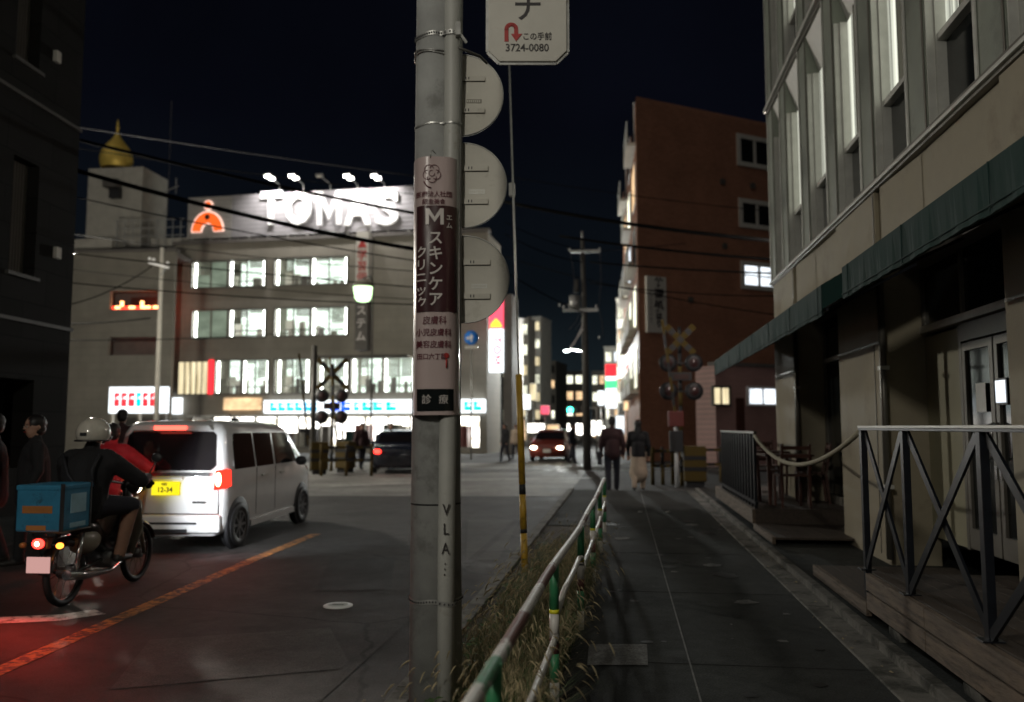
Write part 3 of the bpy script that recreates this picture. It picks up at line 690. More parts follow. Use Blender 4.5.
g.build('brown_lettering', t)
g = MB()
def wcurve(pts, r, m):
    P = []
    for px, py in pts:
        u = (px - 439) * K; P.append((u, wy(u) - .004, zf(py)))
    g.tube(P, r, m, 6)
for k in range(5):
    a = k * 2 * math.pi / 5 + .3; cx, cy = 434 + 4.6 * math.cos(a), 174 + 4.6 * math.sin(a)
    wcurve([(cx + 4.6 * math.cos(b), cy + 4.6 * math.sin(b)) for b in [a - 1.9 + 3.8 * j / 12 for j in range(13)]], .0016, 'inkbrown')
wcurve([(434 + 3 * math.cos(b), 174 + 3 * math.sin(b)) for b in [j * .5 for j in range(11)]], .0013, 'inkbrown')
wcurve([(426, 182), (427.5, 185), (430, 187.5), (433, 188.5)], .0035, 'inkbrown')
g.build('flower_logo', t)
g = MB(); wtext(g, '●', 449, 356, 7 * K, 'inkred', .0); wcurve([(449, 359), (449, 368)], .004, 'inkred'); g.build('red_pin', t)
g = MB(); wtext(g, '診', 429, 400, 10 * K, 'wraptext'); wtext(g, '療', 446, 400, 10 * K, 'wraptext'); g.build('white_glyphs', t)
g = MB(); g.tube([(0.0 - .03, -.185, zs1 - zs0 - .01), (-.03, -.19, zs1 - zs0 + .02), (-.02, -.17, zs1 - zs0 + .035), (-.005, -.16, zs1 - zs0 + .02)], .0025, 'steel', 6)
g.box(.085, .115, -.10, -.06, zf(222), zf(208), 'black'); g.build('fixing_hook', t)

# sign post with round signs seen from behind
SD = 5.35
sp = GD(456.5, SD)
t = thing('sign_post', 'dark post behind the pole carrying three round traffic signs seen from behind', 'sign post', sp)
MB().cyl((0, 0, 0), (0, 0, 4.4), .027, 'darkpole').build('post', t)
for k, (px, py) in enumerate(((459, 92), (462, 183), (464, 278))):
    c = PY(px, py, sp.y) - sp; r = .284
    X = Matrix.Translation((c.x, c.y + .05, c.z)) @ Matrix.Rotation(PS - .02 * k, 4, 'Z') @ Matrix.Rotation(R(90 + 3 * (k - 1)), 4, 'X')
    g = MB(); g.lathe([(0, 0), (r - .006, .0), (r, .002), (r, -.014), (r - .01, -.016), (0, -.016)], (0, 0, 0), 'discback', 72, X)
    o = g.build('round_sign', t)
    g = MB(); g.lathe([(r - .007, .001), (r - .006, .006), (r - .001, .006), (r + .001, .001)], (0, 0, 0), 'steel', 72, X); g.build('rim', o)
    g = MB()
    for zc in (.11, -.11):
        g.box(-.2, .16, zc - .016, zc + .016, 0, .012, 'discback', X @ Matrix.Rotation(0, 4, 'X'))
        g.box(-.2, .16, zc - .019, zc - .0165, .001, .013, 'discline', X)
        for xx in (.035, .055): g.box(xx - .003, xx + .003, zc - .008, zc + .010, .012, .0145, 'dark', X)
    g.build('bracket', o)
    g = MB(); g.box(.04, .14, -.058, -.03, 0, .0015, 'discline' if k < 1 else 'silver', X)
    for j in range(7): g.box(.045 + .013 * j, .052 + .013 * j, -.052, -.036, .0015, .0025, 'discback', X)
    g.build('stamp', o)

# hanging advertising plate at the top
D = 4.3; K2 = D / FP
c = PD(527.5, 8, D)
t = thing('hanging_sign', 'white plate with clipped corners, red turn arrow and phone number', 'sign', c, PS)
w, h0, h1, ck = 39 * K2, 56 * K2, 75 * K2, 11 * K2
poly = [(-w + ck, -h0), (w - ck, -h0), (w, -h0 + ck), (w, h1), (-w, h1), (-w, -h0 + ck)]
MB().prism(poly, -.010, .012, 'signwhite').build('plate', t, bevel=.004)
g = MB(); ed = .012
MBp = [(x * 1.012, z * 1.008 if z < 0 else z) for x, z in poly]
for i in range(len(poly)):
    a, b = MBp[i], MBp[(i + 1) % len(poly)]; g.bar((a[0], .004, a[1]), (b[0], .004, b[1]), .022, .006, 'steel', (0, 1, 0))
g.build('rim', t)
u = lambda px: (px - 527.5) * K2
v = lambda py: (8 - py) * K2
g = MB()
g.text('ナ', 30 * K2, tx(u(527.5), -.0115, v(11)), 'inkdark', .0016, .001)
g.text('この手前', 8.4 * K2, tx(u(537), -.0115, v(39)), 'inkdark', .0005, .001, .88)
g.text('3724-0080', 10.8 * K2, tx(u(527), -.0115, v(50.5)), 'inkdark', .0006, .001, .93)
g.build('lettering', t)
g = MB(); P = [(u(506.5), v(43.5)), (u(506.5), v(32))]
for k in range(9):
    a = math.pi - math.pi * k / 8; P.append((u(511.3) + 4.8 * K2 * math.cos(a), v(31) + 4.8 * K2 * math.sin(a)))
P.append((u(516.1), v(37)))
for i in range(len(P) - 1):
    a, b = Vector((P[i][0], -.0115, P[i][1])), Vector((P[i + 1][0], -.0115, P[i + 1][1])); e = (b - a).normalized() * .002
    g.bar(a - e, b + e, 4 * K2, .002, 'inkred', (0, 1, 0))
g.v[-8:] = g.v[-8:]
g.prism([(u(511), v(36)), (u(522), v(36)), (u(516.1), v(43.8))], -.0135, -.0105, 'inkred')
g.build('red_arrow', t)
g = MB(); z1 = h1 - .03
g.bar((-w + .02, 0, z1), (-.5, .02, z1), .03, .03, 'steel'); g.bar((-w + .02, .0, z1 - .0), (-.46, .02, z1 + .25), .02, .02, 'steel')
g.build('bracket', t)

# guy wire with yellow sleeve
a = G(525, 566, 0); a = PD(525, 566, 8.4); a.z = -.05; top = PD(506, -40, 9.2); mid = a + (top - a) * .0
t = thing('guy_wire', 'steel stay wire with a worn yellow sleeve rising from the weeds', 'stay wire', a)
MB().tube([(0, 0, 0), top - a], .011, 'steel', 8).build('wire', t)
dv = (top - a)
g = MB(); 
f0 = lambda z: dv * (z / dv.z)
seq = [(0.0, .42, 'sleeve'), (.42, .46, 'black'), (.46, .80, 'sleeve'), (.80, .90, 'black'), (.90, 2.0, 'sleeve')]
for z0, z1, m in seq: g.tube([f0(z0), f0(z1)], .034, m, 16)
g.build('sleeve', t, )
c = PD(512, 190, 9.0) - a
MB().box(c.x - .03, c.x + .03, c.y - .04, c.y + .04, c.z - .07, c.z + .07, 'conduit').build('cable_box', t, bevel=.006)


def bw(g, name, parent, bevel=0.):
    """build from world coordinates under an unrotated parent"""
    o = g.build(name, parent, bevel=bevel); o.data.transform(Matrix.Translation(-parent.location)); return o

# ================================================================== RIGHT-HAND BUILDING
XF = 2.7; YMAP = True
t = thing('shop_building', 'beige and grey building on the right with tall windows over green awnings', 'building', (XF, 8, 0))
g = MB(); g.box(3.5, 10, -2, 14.95, 3.3, 13, 'pilaster'); g.box(5.2, 10, -2, 14.95, 0, 3.3, 'greydark'); g.box(2.95, 10, 14.75, 14.95, 0, 13, 'olive')
g.box(2.9, 5.2, -2, 14.75, 3.05, 3.3, 'greydark')
bw(g, 'wall', t)
piers = [(13.0, 14.95), (8.75, 10.55), (4.2, 5.95), (-.4, 1.4)]
for y0, y1 in piers:
    g = MB(); g.box(XF + .004, 3.2, y0, y1, 0, 3.3, 'beige'); bw(g, 'pillar', t, .012)
    o = t.children[-1]
    g = MB(); g.box(XF - .004, XF + .01, y0 + .02, y1 - .02, 2.30, 2.32, 'silverdk'); g.box(XF - .004, XF + .01, y0 + .3, y0 + .306, .1, 2.3, 'silverdk')
    g.data = None; oo = g.build('joint', o); oo.data.transform(Matrix.Translation(-t.location))
# fascia with canted bays between the piers
g = MB(); g.box(XF + .05, 3.2, -2, 14.95, 3.3, 3.92, 'beige'); bw(g, 'fascia', t)
for y0, y1 in piers:
    g = MB(); g.box(XF, XF + .049, y0 + .1, y1 - .1 , 3.3, 3.92, 'beige'); g.box(XF - .012, XF - .001, y0 + .13, y0 + .16, 3.3, 3.92, 'silverdk'); bw(g, 'fascia_pier', t, .01)
for y in (-.4, 4.1, 8.65, 12.9):
    g = MB(); g.add([(XF + .002, y, 3.3), (XF + .002, y, 3.915), (XF + .045, y - 1.1, 3.3), (XF + .045, y - 1.1, 3.915), (XF + .045, y, 3.3), (XF + .045, y, 3.915)],
                    [(0, 1, 3, 2), (0, 4, 5, 1), (0, 2, 4), (1, 5, 3), (2, 3, 5, 4)], 'beige'); bw(g, 'fascia_splay', t)
g = MB(); g.box(XF - .05, XF + .2, -2, 15.0, 3.955, 3.99, 'silver'); g.box(XF - .02, XF + .2, -2, 14.98, 3.925, 3.954, 'silverdk'); g.box(XF - .03, XF + .2, -2, 14.98, 3.992, 4.03, 'silverdk')
bw(g, 'cornice', t, .006)
g = MB(); g.box(XF - .07, XF + .2, -2, 15.0, 7.13, 7.20, 'silver'); g.box(XF - .03, XF + .2, -2, 14.98, 7.06, 7.126, 'silverdk'); bw(g, 'string_course', t, .006)
g = MB(); g.box(XF - .07, XF + .2, -2, 15.0, 10.33, 10.40, 'silver'); bw(g, 'string_course', t, .006)
PITCH = 1.53
bays = [(-1.45 + PITCH * k, -1.45 + PITCH * (k + 1)) for k in range(11)]
for k, (a, b) in enumerate(bays):
    if b > 15: b = 14.98
    pw = .50
    for f, zb in ((0, 4.03), (1, 7.20)):
        ztop = 7.06 if f == 0 else 10.33
        g = MB(); g.box(XF, XF + .34, b - pw, b, zb, ztop, 'pilaster'); g.box(XF - .022, XF - .001, b - .05, b - .012, zb, ztop, 'silver'); g.box(XF - .015, XF - .001, b - pw + .01, b - pw + .035, zb, ztop, 'silverdk')
        bw(g, 'pilaster', t, .004)
        ya, yb = a + .004, b - pw - .004; xg = XF + .15; top = ztop - (.56 if f == 0 else 0)
        g = MB()
        for yy in (ya, yb - .045): g.box(xg - .07, xg + .05, yy, yy + .045, zb, top, 'silver')
        g.box(XF + .01, xg - .071, yb - .02, yb - .002, zb, top, 'silver')
        g.box(xg - .05, xg + .05, ya + .09, yb - .045, zb, zb + .05, 'silver'); g.box(xg - .06, xg + .05, ya + .09, yb - .045, zb + .78, zb + .84, 'silver')
        g.box(xg - .03, xg + .05, (ya + yb) / 2 + .02, (ya + yb) / 2 + .05, zb + .84, top, 'silverdk')
        w = bw(g, 'window', t)
        g = MB(); g.box(xg + .02, xg + .032, ya, yb, zb + .05, zb + .79, 'glassdark'); bw2 = g.build('lower_pane', w); bw2.data.transform(Matrix.Translation(-t.location))
        g = MB(); lit = k in (4, 5, 6, 7, 8, 9) or (f == 1 and k in (3, 4, 7))
        g.box(xg + .022, xg + .032, ya, yb, zb + .84, top, 'win_soft' if lit else 'glassdark')
        o = g.build('upper_pane', w); o.data.transform(Matrix.Translation(-t.location))
        g = MB(); n = 26; V = []
        for q in range(n + 1): V += [(xg - .012 + .009 * math.sin(q * 1.9) if False else xg + .04 + .02 * math.sin(q * 1.9), ya + (yb - ya) * q / n, z) for z in (zb + .1, top - .02)]
        if f == 0:
            g = MB(); P = [(XF + .012, 7.055), (XF + .20, 6.50), (XF + .30, 6.50), (XF + .30, 7.055)]
            g.add([(x, y_, z) for y_ in (ya, yb) for x, z in P], [(0, 1, 5, 4), (1, 2, 6, 5), (2, 3, 7, 6), (3, 0, 4, 7), (0, 3, 2, 1), (4, 5, 6, 7)], 'whitepanel'); bw(g, 'spandrel_panel', t)
for y in (8.6, 12.86):
    g = MB(); g.cyl((XF - .05, y, .1), (XF - .05, y, 3.3), .035, 'silverdk', n=12)
    for z in (.8, 2.0, 3.1): g.box(XF - .09, XF, y - .05, y + .05, z, z + .04, 'silver')
    bw(g, 'downpipe', t)
# ground-floor glazing between the piers
XG = 3.12
def gbox(name, parent, *a, m='glassdark', bevel=0.):
    g = MB(); g.box(*a, m); o = g.build(name, parent, bevel=bevel); o.data.transform(Matrix.Translation(-t.location)); return o
for y0, y1 in ((1.4, 4.2), (10.55, 13.0)):
    w = gbox('shop_window', t, XG, XG + .02, y0, y1, .32, 3.05)
    g = MB()
    for yy in (y0, (y0 + y1) / 2, y1 - .05): g.box(XG - .04, XG + .06, yy, yy + .05, .32, 3.05, 'silverdk')
    g.box(XG - .04, XG + .06, y0, y1, 2.39, 2.45, 'silver'); g.box(XG - .04, XG + .06, y0, y1, .3, .42, 'silverdk')
    o = g.build('frame', w); o.data.transform(Matrix.Translation(-t.location))
g = MB(); g.box(XG, XG + .05, 7.82, 8.75, .32, 2.34, 'olive'); bw(g, 'wall_panel', t)
g = MB(); g.box(XG, XG + .02, 5.95, 8.75, 2.47, 3.05, 'glassdark')
w = bw(g, 'transom_window', t)
g = MB(); g.box(XG - .05, XG + .06, 5.95, 8.75, 2.38, 2.45, 'silver')
for yy in (6.6, 7.7, 8.7): g.box(XG - .03, XG + .05, yy, yy + .04, 2.45, 3.05, 'silverdk')
o = g.build('frame', w); o.data.transform(Matrix.Translation(-t.location))
g = MB(); g.box(XG - .03, XG + .05, 7.76, 7.82, .32, 2.36, 'silverdk'); g.box(XG - .03, XG + .05, 5.95, 7.76, 2.20, 2.36, 'silverdk'); bw(g, 'door_frame', t)
for k, (y0, y1) in enumerate(((7.12, 7.75), (6.46, 7.09))):
    g = MB()
    for a, b in ((y0, y0 + .07), (y1 - .06, y1)): g.box(XG - .03, XG + .02, a, b, .34, 2.18, 'silverdk')
    g.box(XG - .03, XG + .02, y0 + .07, y1 - .06, 2.11, 2.18, 'silverdk'); g.box(XG - .03, XG + .02, y0 + .07, y1 - .06, .34, .52, 'silverdk')
    d = bw(g, 'door', t)
    gl = gbox('pane', d, XG - .005, XG + .005, y0 + .07, y1 - .06, .52, 2.11)
    yh = y0 + .03 if k == 0 else y1 - .03
    g = MB(); g.tube([(XG - .03, yh, 1.15), (XG - .09, yh, 1.17), (XG - .09, yh, 1.43), (XG - .03, yh, 1.45)], .013, 'chrome', 8); g.box(XG - .036, XG - .03, yh - .02, yh + .02, .98, 1.1, 'chrome')
    o = g.build('handle', d); o.data.transform(Matrix.Translation(-t.location))
    if k == 0: gbox('notice', d, XG - .036, XG - .034, 7.27, 7.47, 1.55, 1.80, m='signwhite')
YMAP = False
# added glowing panel stands in for the light glimpsed in the door glass
p = thing('door_glass_glow', 'added bluish glow standing in for the light glimpsed in the glass door', 'stand-in glow', (XG - .06, 7.40, 1.62))
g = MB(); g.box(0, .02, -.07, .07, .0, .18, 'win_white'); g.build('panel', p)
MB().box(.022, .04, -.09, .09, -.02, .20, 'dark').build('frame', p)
for o in p.children:
    pass
# awnings
YMAP = True
for k, (y0, y1, z0, z1) in enumerate(((1.2, 6.72, 2.46, 2.72), (7.45, 16.3, 2.42, 2.70))):
    XA = 1.80; g = MB(); n = 90; V = []; F = []
    for i in range(n + 1):
        y = y0 + (y1 - y0) * i / n; wv = .004 * math.sin(i * 1.7) + .005 * math.sin(i * .6)
        V += [(XA + wv, y, z0 + .004 * abs(math.sin(math.pi * (y - y0 - .15) / 1.3)) + .002 * math.sin(i * 2.3)), (XA, y, z1), (2.68, y, 3.22), (2.68, y, 3.20), (XA + .02, y, z1 - .02), (XA + .02 + wv, y, z0 + .004 * abs(math.sin(math.pi * (y - y0 - .15) / 1.3)) + .002 * math.sin(i * 2.3))]
    for i in range(n):
        for j in range(6): F.append((i * 6 + j, (i + 1) * 6 + j, (i + 1) * 6 + (j + 1) % 6, i * 6 + (j + 1) % 6))
    g.add(V, F, 'awning')
    for yy in (y0, y1):
        s_ = .01 if yy == y0 else -.01
        g.prism([(XA + .004, z0 + .06), (XA + .004, z1), (2.68, 3.2), (2.68, 3.0)], yy, yy + s_, 'seam')
    a = bw(g, 'awning', t)
    g = MB(); yy = y0 + .15
    while yy < y1: g.box(XA - .006, XA - .001, yy - .005, yy + .005, z0 + .008, z1, 'seam'); yy += 1.3
    g.box(XA - .009, XA - .005, y0, y1, z0 + .035, z0 + .042, 'seam'); o = g.build('seam', a); o.data.transform(Matrix.Translation(-t.location))
    g = MB()
    yy = y0 + .15
    while yy < y1:
        g.bar((XA + .05, yy, z0 + .06), (2.68, yy, 2.90), .025, .025, 'blacksteel'); g.bar((XA + .05, yy, z1 - .05), (2.68, yy, 3.15), .025, .025, 'blacksteel'); yy += 1.3
    g.bar((XA + .05, y0, z0 + .06), (XA + .05, y1, z0 + .06), .025, .025, 'blacksteel')
    o = g.build('awning_frame', a); o.data.transform(Matrix.Translation(-t.location))

# ------------------------------------------------------------------ deck, step, railing
XD = 1.78
t = thing('wooden_deck', 'raised dark plank deck with weathered boards along its edge', 'deck', (XD, 3, 0))
g = MB(); x = XD + .03
while x < 3.1: g.box(x, x + .115, -1, 6.2, .325, .355, 'wooddark'); x += .121
bw(g, 'floor_boards', t)
y = -1.
for y0, y1 in ((-1, 1.4), (1.405, 3.55), (3.555, 5.0), (5.005, 6.2)):
    g = MB(); g.box(XD - .022, XD + .02, y0, y1, .232, .352, 'wood'); g.box(XD - .02, XD + .02, y0, y1 - .003, .095, .218, 'wood'); g.box(XD - .004, XD + .018, y0, y1, .2185, .2315, 'black'); bw(g, 'edge_board', t, .004)
g = MB(); g.box(XD + .02, 3.1, 6.17, 6.2, .12, .325, 'wooddark'); bw(g, 'end_board', t)
for y in (-.5, .7, 1.9, 3.1, 4.35, 5.6):
    g = MB(); g.box(XD + .03, XD + .12, y, y + .09, 0.02, .325, 'wooddark'); g.box(XD + .0, XD + .2, y - .06, y + .16, .02, .075, 'kerb'); bw(g, 'support', t)
t = thing('low_step', 'low pale-edged plank step beyond the end of the near deck', 'step', (XD, 7, 0))
g = MB(); x = XD + .03
while x < 3.0: g.box(x, x + .115, 6.25, 7.95, .105, .13, 'wooddark'); x += .121
bw(g, 'floor_boards', t)
g = MB(); g.box(XD - .02, XD + .02, 6.22, 7.95, .04, .135, 'wood'); bw(g, 'edge_board', t)
for y in (6.4, 7.1, 7.8): g = MB(); g.box(XD + .03, XD + .09, y, y + .06, 0.0, .105, 'wooddark'); bw(g, 'support', t)
t = thing('low_step', 'low plank step at the foot of the far deck with the dark slatted fence', 'step', (XD, 10.9, 0))
g = MB(); x = XD + .03
while x < 3.0: g.box(x, x + .115, 10.1, 11.55, .085, .11, 'wooddark'); x += .121
bw(g, 'floor_boards', t)
g = MB(); g.box(XD - .02, XD + .02, 10.1, 11.55, .03, .115, 'wood'); bw(g, 'edge_board', t)
t = thing('wooden_deck', 'far raised deck carrying tables and chairs beyond the rope', 'deck', (XD, 13, 0))
g = MB(); x = XD + .03
while x < 3.1: g.box(x, x + .115, 11.6, 16.2, .275, .305, 'wooddark'); x += .121
bw(g, 'floor_boards', t)
g = MB(); g.box(XD - .022, XD + .02, 11.6, 16.2, .1, .30, 'wood'); bw(g, 'edge_board', t)
g = MB(); g.box(XD + .02, 3.1, 11.58, 11.6, .1, .275, 'wooddark'); bw(g, 'end_board', t)
t = thing('deck_railing', 'black steel railing with crossed braces on the near deck', 'railing', (XD + .03, 4, .35))
XR = XD + .04; HT = 1.425
rp = [.45, 1.7, 2.98, 4.23, 5.41, 6.36]
g = MB(); g.box(XR - .028, XR + .028, .2, 6.40, HT - .012, HT + .004, 'silver'); g.box(XR - .025, XR + .025, .2, 6.40, HT - .03, HT - .0125, 'blacksteel'); bw(g, 'handrail', t, .002)  # silver top strip paints the lamplit edge of the black rail
for y in rp: g = MB(); g.box(XR - .022, XR + .022, y - .028, y + .028, .16 if y > 6.2 else .34, HT - .03, 'blacksteel'); g.box(XR - .06, XR + .05, y - .05, y + .05, .353, .362, 'blacksteel'); bw(g, 'post', t, .003)
for i in range(5):
    a, b = rp[i], rp[i + 1]
    for s_, (p, q) in enumerate((((a + .03, .38), (b - .03, HT - .05)), ((b - .03, .38), (a + .03, HT - .05)))):
        off = -.010 if s_ else .010
        g = MB(); g.bar((XR + off, p[0], p[1]), (XR + off, q[0], q[1]), .016, .055, 'blacksteel', (1, 0, 0) if False else (0, 0, 1)); bw(g, 'brace', t)
# rope
YMAP = False
n = 18; a = Vector((XR, 6.80, HT - .02)); b = Vector((XR, 12.15, 1.30))
t = thing('rope_barrier', 'sagging cream rope slung between the near railing and the far fence', 'rope', a)
MB().tube([(a.lerp(b, k / n) - a) + Vector((0, 0, -.33 * 4 * (k / n) * (1 - k / n))) for k in range(n + 1)], .022, 'rope', 10).build('rope', t)
YMAP = True
t = thing('slatted_fence', 'dark fence of upright slats at the edge of the far deck', 'fence', (XR, 13.5, .3))
for k in range(14):
    y = 11.65 + k * .29; g = MB(); g.box(XR - .02, XR + .02, y, y + .05, .30, 1.33, 'blacksteel'); bw(g, 'slat', t)
g = MB(); g.box(XR - .025, XR + .025, 11.6, 15.5, 1.33, 1.36, 'silverdk'); g.box(XR - .02, XR + .021, 11.6, 15.5, .36, .40, 'blacksteel'); bw(g, 'fence_rail', t)

YMAP = False
def make_table(loc, rz, label):
    t = thing('cafe_table', label, 'table', loc, rz, 'tables on the far deck')
    MB().box(-.35, .35, -.35, .35, .69, .72, 'redwood').build('table_top', t, bevel=.008)
    for sx in (-1, 1):
        for sy in (-1, 1): MB().bar((sx * .28, sy * .28, 0), (sx * .30, sy * .30, .69), .04, .04, 'redwood').build('leg', t)
    return t
def make_chair(loc, rz, label):
    t = thing('cafe_chair', label, 'chair', loc, rz, 'chairs on the far deck')
    g = MB()
    for k in range(6): g.box(-.2, .2, -.2 + k * .068, -.145 + k * .068, .43, .45, 'redwood')
    g.build('seat', t)
    g = MB()
    for sx in (-1, 1): g.bar((sx * .19, .2, .45), (sx * .19, .28, .88), .03, .03, 'redwood')
    for k in range(3): g.box(-.2, .2, .22 + .02 * k, .24 + .02 * k, .58 + k * .11, .63 + k * .11, 'redwood')
    g.build('backrest', t)
    for sx in (-1, 1):
        MB().bar((sx * .18, -.18, 0), (sx * .18, -.18, .43), .032, .032, 'redwood').build('leg', t)
        MB().bar((sx * .19, .24, 0), (sx * .19, .2, .43), .032, .032, 'redwood').build('leg', t)
    return t
make_table((2.35, 13.04, 0.305), .1, 'square red-brown table nearest the sagging rope')
make_table((2.4, 14.77, 0.305), -.1, 'square red-brown table behind the nearer one on the far deck')
make_chair((2.35, 12.48, 0.305), R(185), 'red-brown slatted chair on the rope side of the nearer cafe table')
make_chair((2.75, 13.14, 0.305), R(-95), 'red-brown slatted chair between the nearer cafe table and the wall')
make_chair((2.2, 13.86, 0.305), R(10), 'red-brown slatted chair between the two cafe tables')
make_chair((2.5, 15.53, 0.305), R(5), 'red-brown slatted chair at the far end of the deck')

# ================================================================== generic building kit
def fbuild(F, t, name, g, bevel=0.):
    return g.build(name, t, bevel=bevel)
def building(name, label, A, B, depth, pxtop_or_h, wall, cat='building', group=None, roofm='greydark'):
    F = Face(A, B); h = pxtop_or_h
    t = thing(name, label, cat, F.A, F.rz, group)
    g = MB(); g.box(0, F.len, 0, depth, 0, h, wall); g.box(.15, F.len - .15, .15, depth - .15, h, h + .05, roofm)
    g.box(-.05, F.len + .05, -.06, .12, h + .002, h + .16, wall); g.box(-.05, .1, .12, depth, h + .002, h + .16, wall); g.box(F.len - .1, F.len + .05, .12, depth, h + .002, h + .16, wall)
    g.build('wall', t); return F, t
def window(F, t, u0, u1, z0, z1, pane, frame='silver', bars=1, y=-.05, fw=.09, hbar=False):
    g = MB(); g.box(u0 - fw, u0, y - .04, .02, z0 - fw, z1 + fw, frame); g.box(u1, u1 + fw, y - .04, .02, z0 - fw, z1 + fw, frame)
    g.box(u0, u1, y - .06, .02, z0 - fw, z0, frame); g.box(u0, u1, y - .04, .02, z1, z1 + fw, frame)
    for k in range(1, bars + 1):
        uu = u0 + (u1 - u0) * k / (bars + 1); g.box(uu - fw * .35, uu + fw * .35, y - .02, .0, z0, z1, frame)
    if hbar: g.box(u0, u1, y - .018, 0, (z0 + z1) / 2 - .03, (z0 + z1) / 2 + .03, frame)
    w = g.build('window', t)
    MB().box(u0, u1, y + .02, y + .035, z0, z1, pane).build('pane', w); return w

# ================================================================== SCHOOL BUILDING WITH BILLBOARD
A = GD(168, 53, RZ); B = GD(487, 49.3, RZ)
F = Face(A, B)
ht = F.uz(184, 245)[1]
t = thing('school_building', 'grey beige tiled building with lit window rows and a billboard on its roof', 'building', F.A, F.rz)
SB, SF = t, F
def R4(a, b, c, d, back=0.): return SF.rect(a, b, c, d, back)
L = F.len
# wall pierced by the lit window groups
groups = []
for (x0, y0, x1, y1) in ((193, 261, 265, 287), (275.5, 258, 347, 284), (193, 310, 265, 337), (275.5, 308, 347, 335), (216, 361, 268, 393), (275, 360, 310, 393), (318, 358, 348, 393), (352, 358, 415, 392)):
    groups.append(R4(x0, y0, x1, y1))
zs = sorted(set([0, ht]))
g = MB()
def wall_with_holes(g, L, h, holes, y0, y1, m):
    zc = sorted({0., h} | {z for r in holes for z in r[2:]})
    for z0, z1 in zip(zc[:-1], zc[1:]):
        hs = sorted([(r[0], r[1]) for r in holes if r[2] < z1 - 1e-4 and r[3] > z0 + 1e-4]); u = 0.
        for a, b in hs:
            if a > u: g.box(u, a, y0, y1, z0, z1, m)
            u = max(u, b)
        if u < L: g.box(u, L, y0, y1, z0, z1, m)
# regularise rows so that the strips stay few
rows = [(0, 1), (2, 3), (4, 5, 6, 7)]
for r in rows:
    z0 = sum(groups[i][2] for i in r) / len(r); z1 = sum(groups[i][3] for i in r) / len(r)
    for i in r: groups[i] = (groups[i][0], groups[i][1], z0, z1)
shop = (R4(206, 0, 300, 10)[0], L - .4, .25, R4(300, 417, 400, 450)[3])
wall_with_holes(g, L, ht, groups + [shop], 0, .35, 'greytile')
g.box(0, .3, .35, 5, 0, ht, 'greytile'); g.box(L - .3, L, .35, 4, 0, ht, 'greytile'); g.box(.3, L - .3, 3.7, 4, 0, ht, 'greytile'); g.box(.3, L - .3, .35, 3.7, ht - .3, ht - .02, 'greytile')
g.build('wall', t)
g = MB(); g.box(-.1, L + .1, -.12, .5, ht + .003, ht + .22, 'greydark'); g.build('parapet_cap', t)
for i, (u0, u1, z0, z1) in enumerate(groups):
    g = MB(); fw = .1
    g.box(u0 - fw, u1 + fw, -.10, .1, z1, z1 + fw, 'silverdk'); g.box(u0 - fw, u1 + fw, -.12, .1, z0 - fw, z0, 'silverdk')
    g.box(u0 - fw, u0, -.1, .1, z0, z1, 'silverdk'); g.box(u1, u1 + fw, -.1, .1, z0, z1, 'silverdk')
    um = (u0 + u1) / 2; wide = (u1 - u0) > 3
    if wide: g.box(um - .09, um + .09, -.08, .12, z0, z1, 'silverdk')
    for q in ((.25, .75) if wide else (.5,)): uu = u0 + (u1 - u0) * q; g.box(uu - .03, uu + .03, .0, .09, z0, z1, 'silverdk')
    w = g.build('window', t)
    # room behind: back wall, ceiling tubes, glowing strips that paint the bright jambs
    g = MB(); dim = i in (0, 2)
    half = (u0, um, 'win_dim' if dim else 'win_cool'), (um, u1, 'win_cool')
    for a, b, m in half: g.box(a, b, 1.6 if not dim or a != u0 else .22, 1.65 if not dim or a != u0 else .25, z0 - .4, z1 + .4, m)
    g.box(u0 - .3, u1 + .3, .36, 1.6, z0 - .45, z0 - .4, 'pale'); g.box(u0 - .3, u1 + .3, .36, 1.6, z1 + .4, z1 + .45, 'pale')
    g.build('lit_room', w)
    g = MB()
    for q in (.025, .53, .975) if wide else (.1, .9): uu = u0 + (u1 - u0) * q; g.box(uu - .05, uu + .05, .13, .17, z0 + .05, z1 - .05, 'tube')
    for q in (.3, .68, .85): uu = u0 + (u1 - u0) * q; g.box(uu - .5, uu + .5, 1.2, 1.25, z1 + .2, z1 + .25, 'tube')
    g.build('lamp_tubes', w)
    g = MB(); g.box(u0, u1, .45, .5, z0 + .38, z0 + .44, 'greydark')
    rr = random.Random(i)
    for q in range(7): uu = rr.uniform(u0 + .3, u1 - .3); g.box(uu, uu + rr.uniform(.15, .5), .7, .9, z0 - .2, z0 + rr.uniform(.3, .95), rr.choice(['greydark', 'pale', 'curtain']))
    g.build('desks', w)
    g = MB(); rb = random.Random(40 + i); nb = 4 if wide else 2
    for q in range(nb):
        a_ = u0 + (u1 - u0) * q / nb + .08; b_ = u0 + (u1 - u0) * (q + 1) / nb - .08; dz = (z1 - z0) * rb.choice([.0, .12, .3, .55])
        if dz:
            for kk in range(max(1, int(dz / .09))): g.box(a_, b_, .20, .23, z1 - .09 * (kk + 1), z1 - .09 * kk - .03, 'curtain')
    g.box(u0 + .1, u0 + .7, 1.2, 1.25, z0 + .5, z0 + 1.1, 'pale'); g.build('blinds', w)
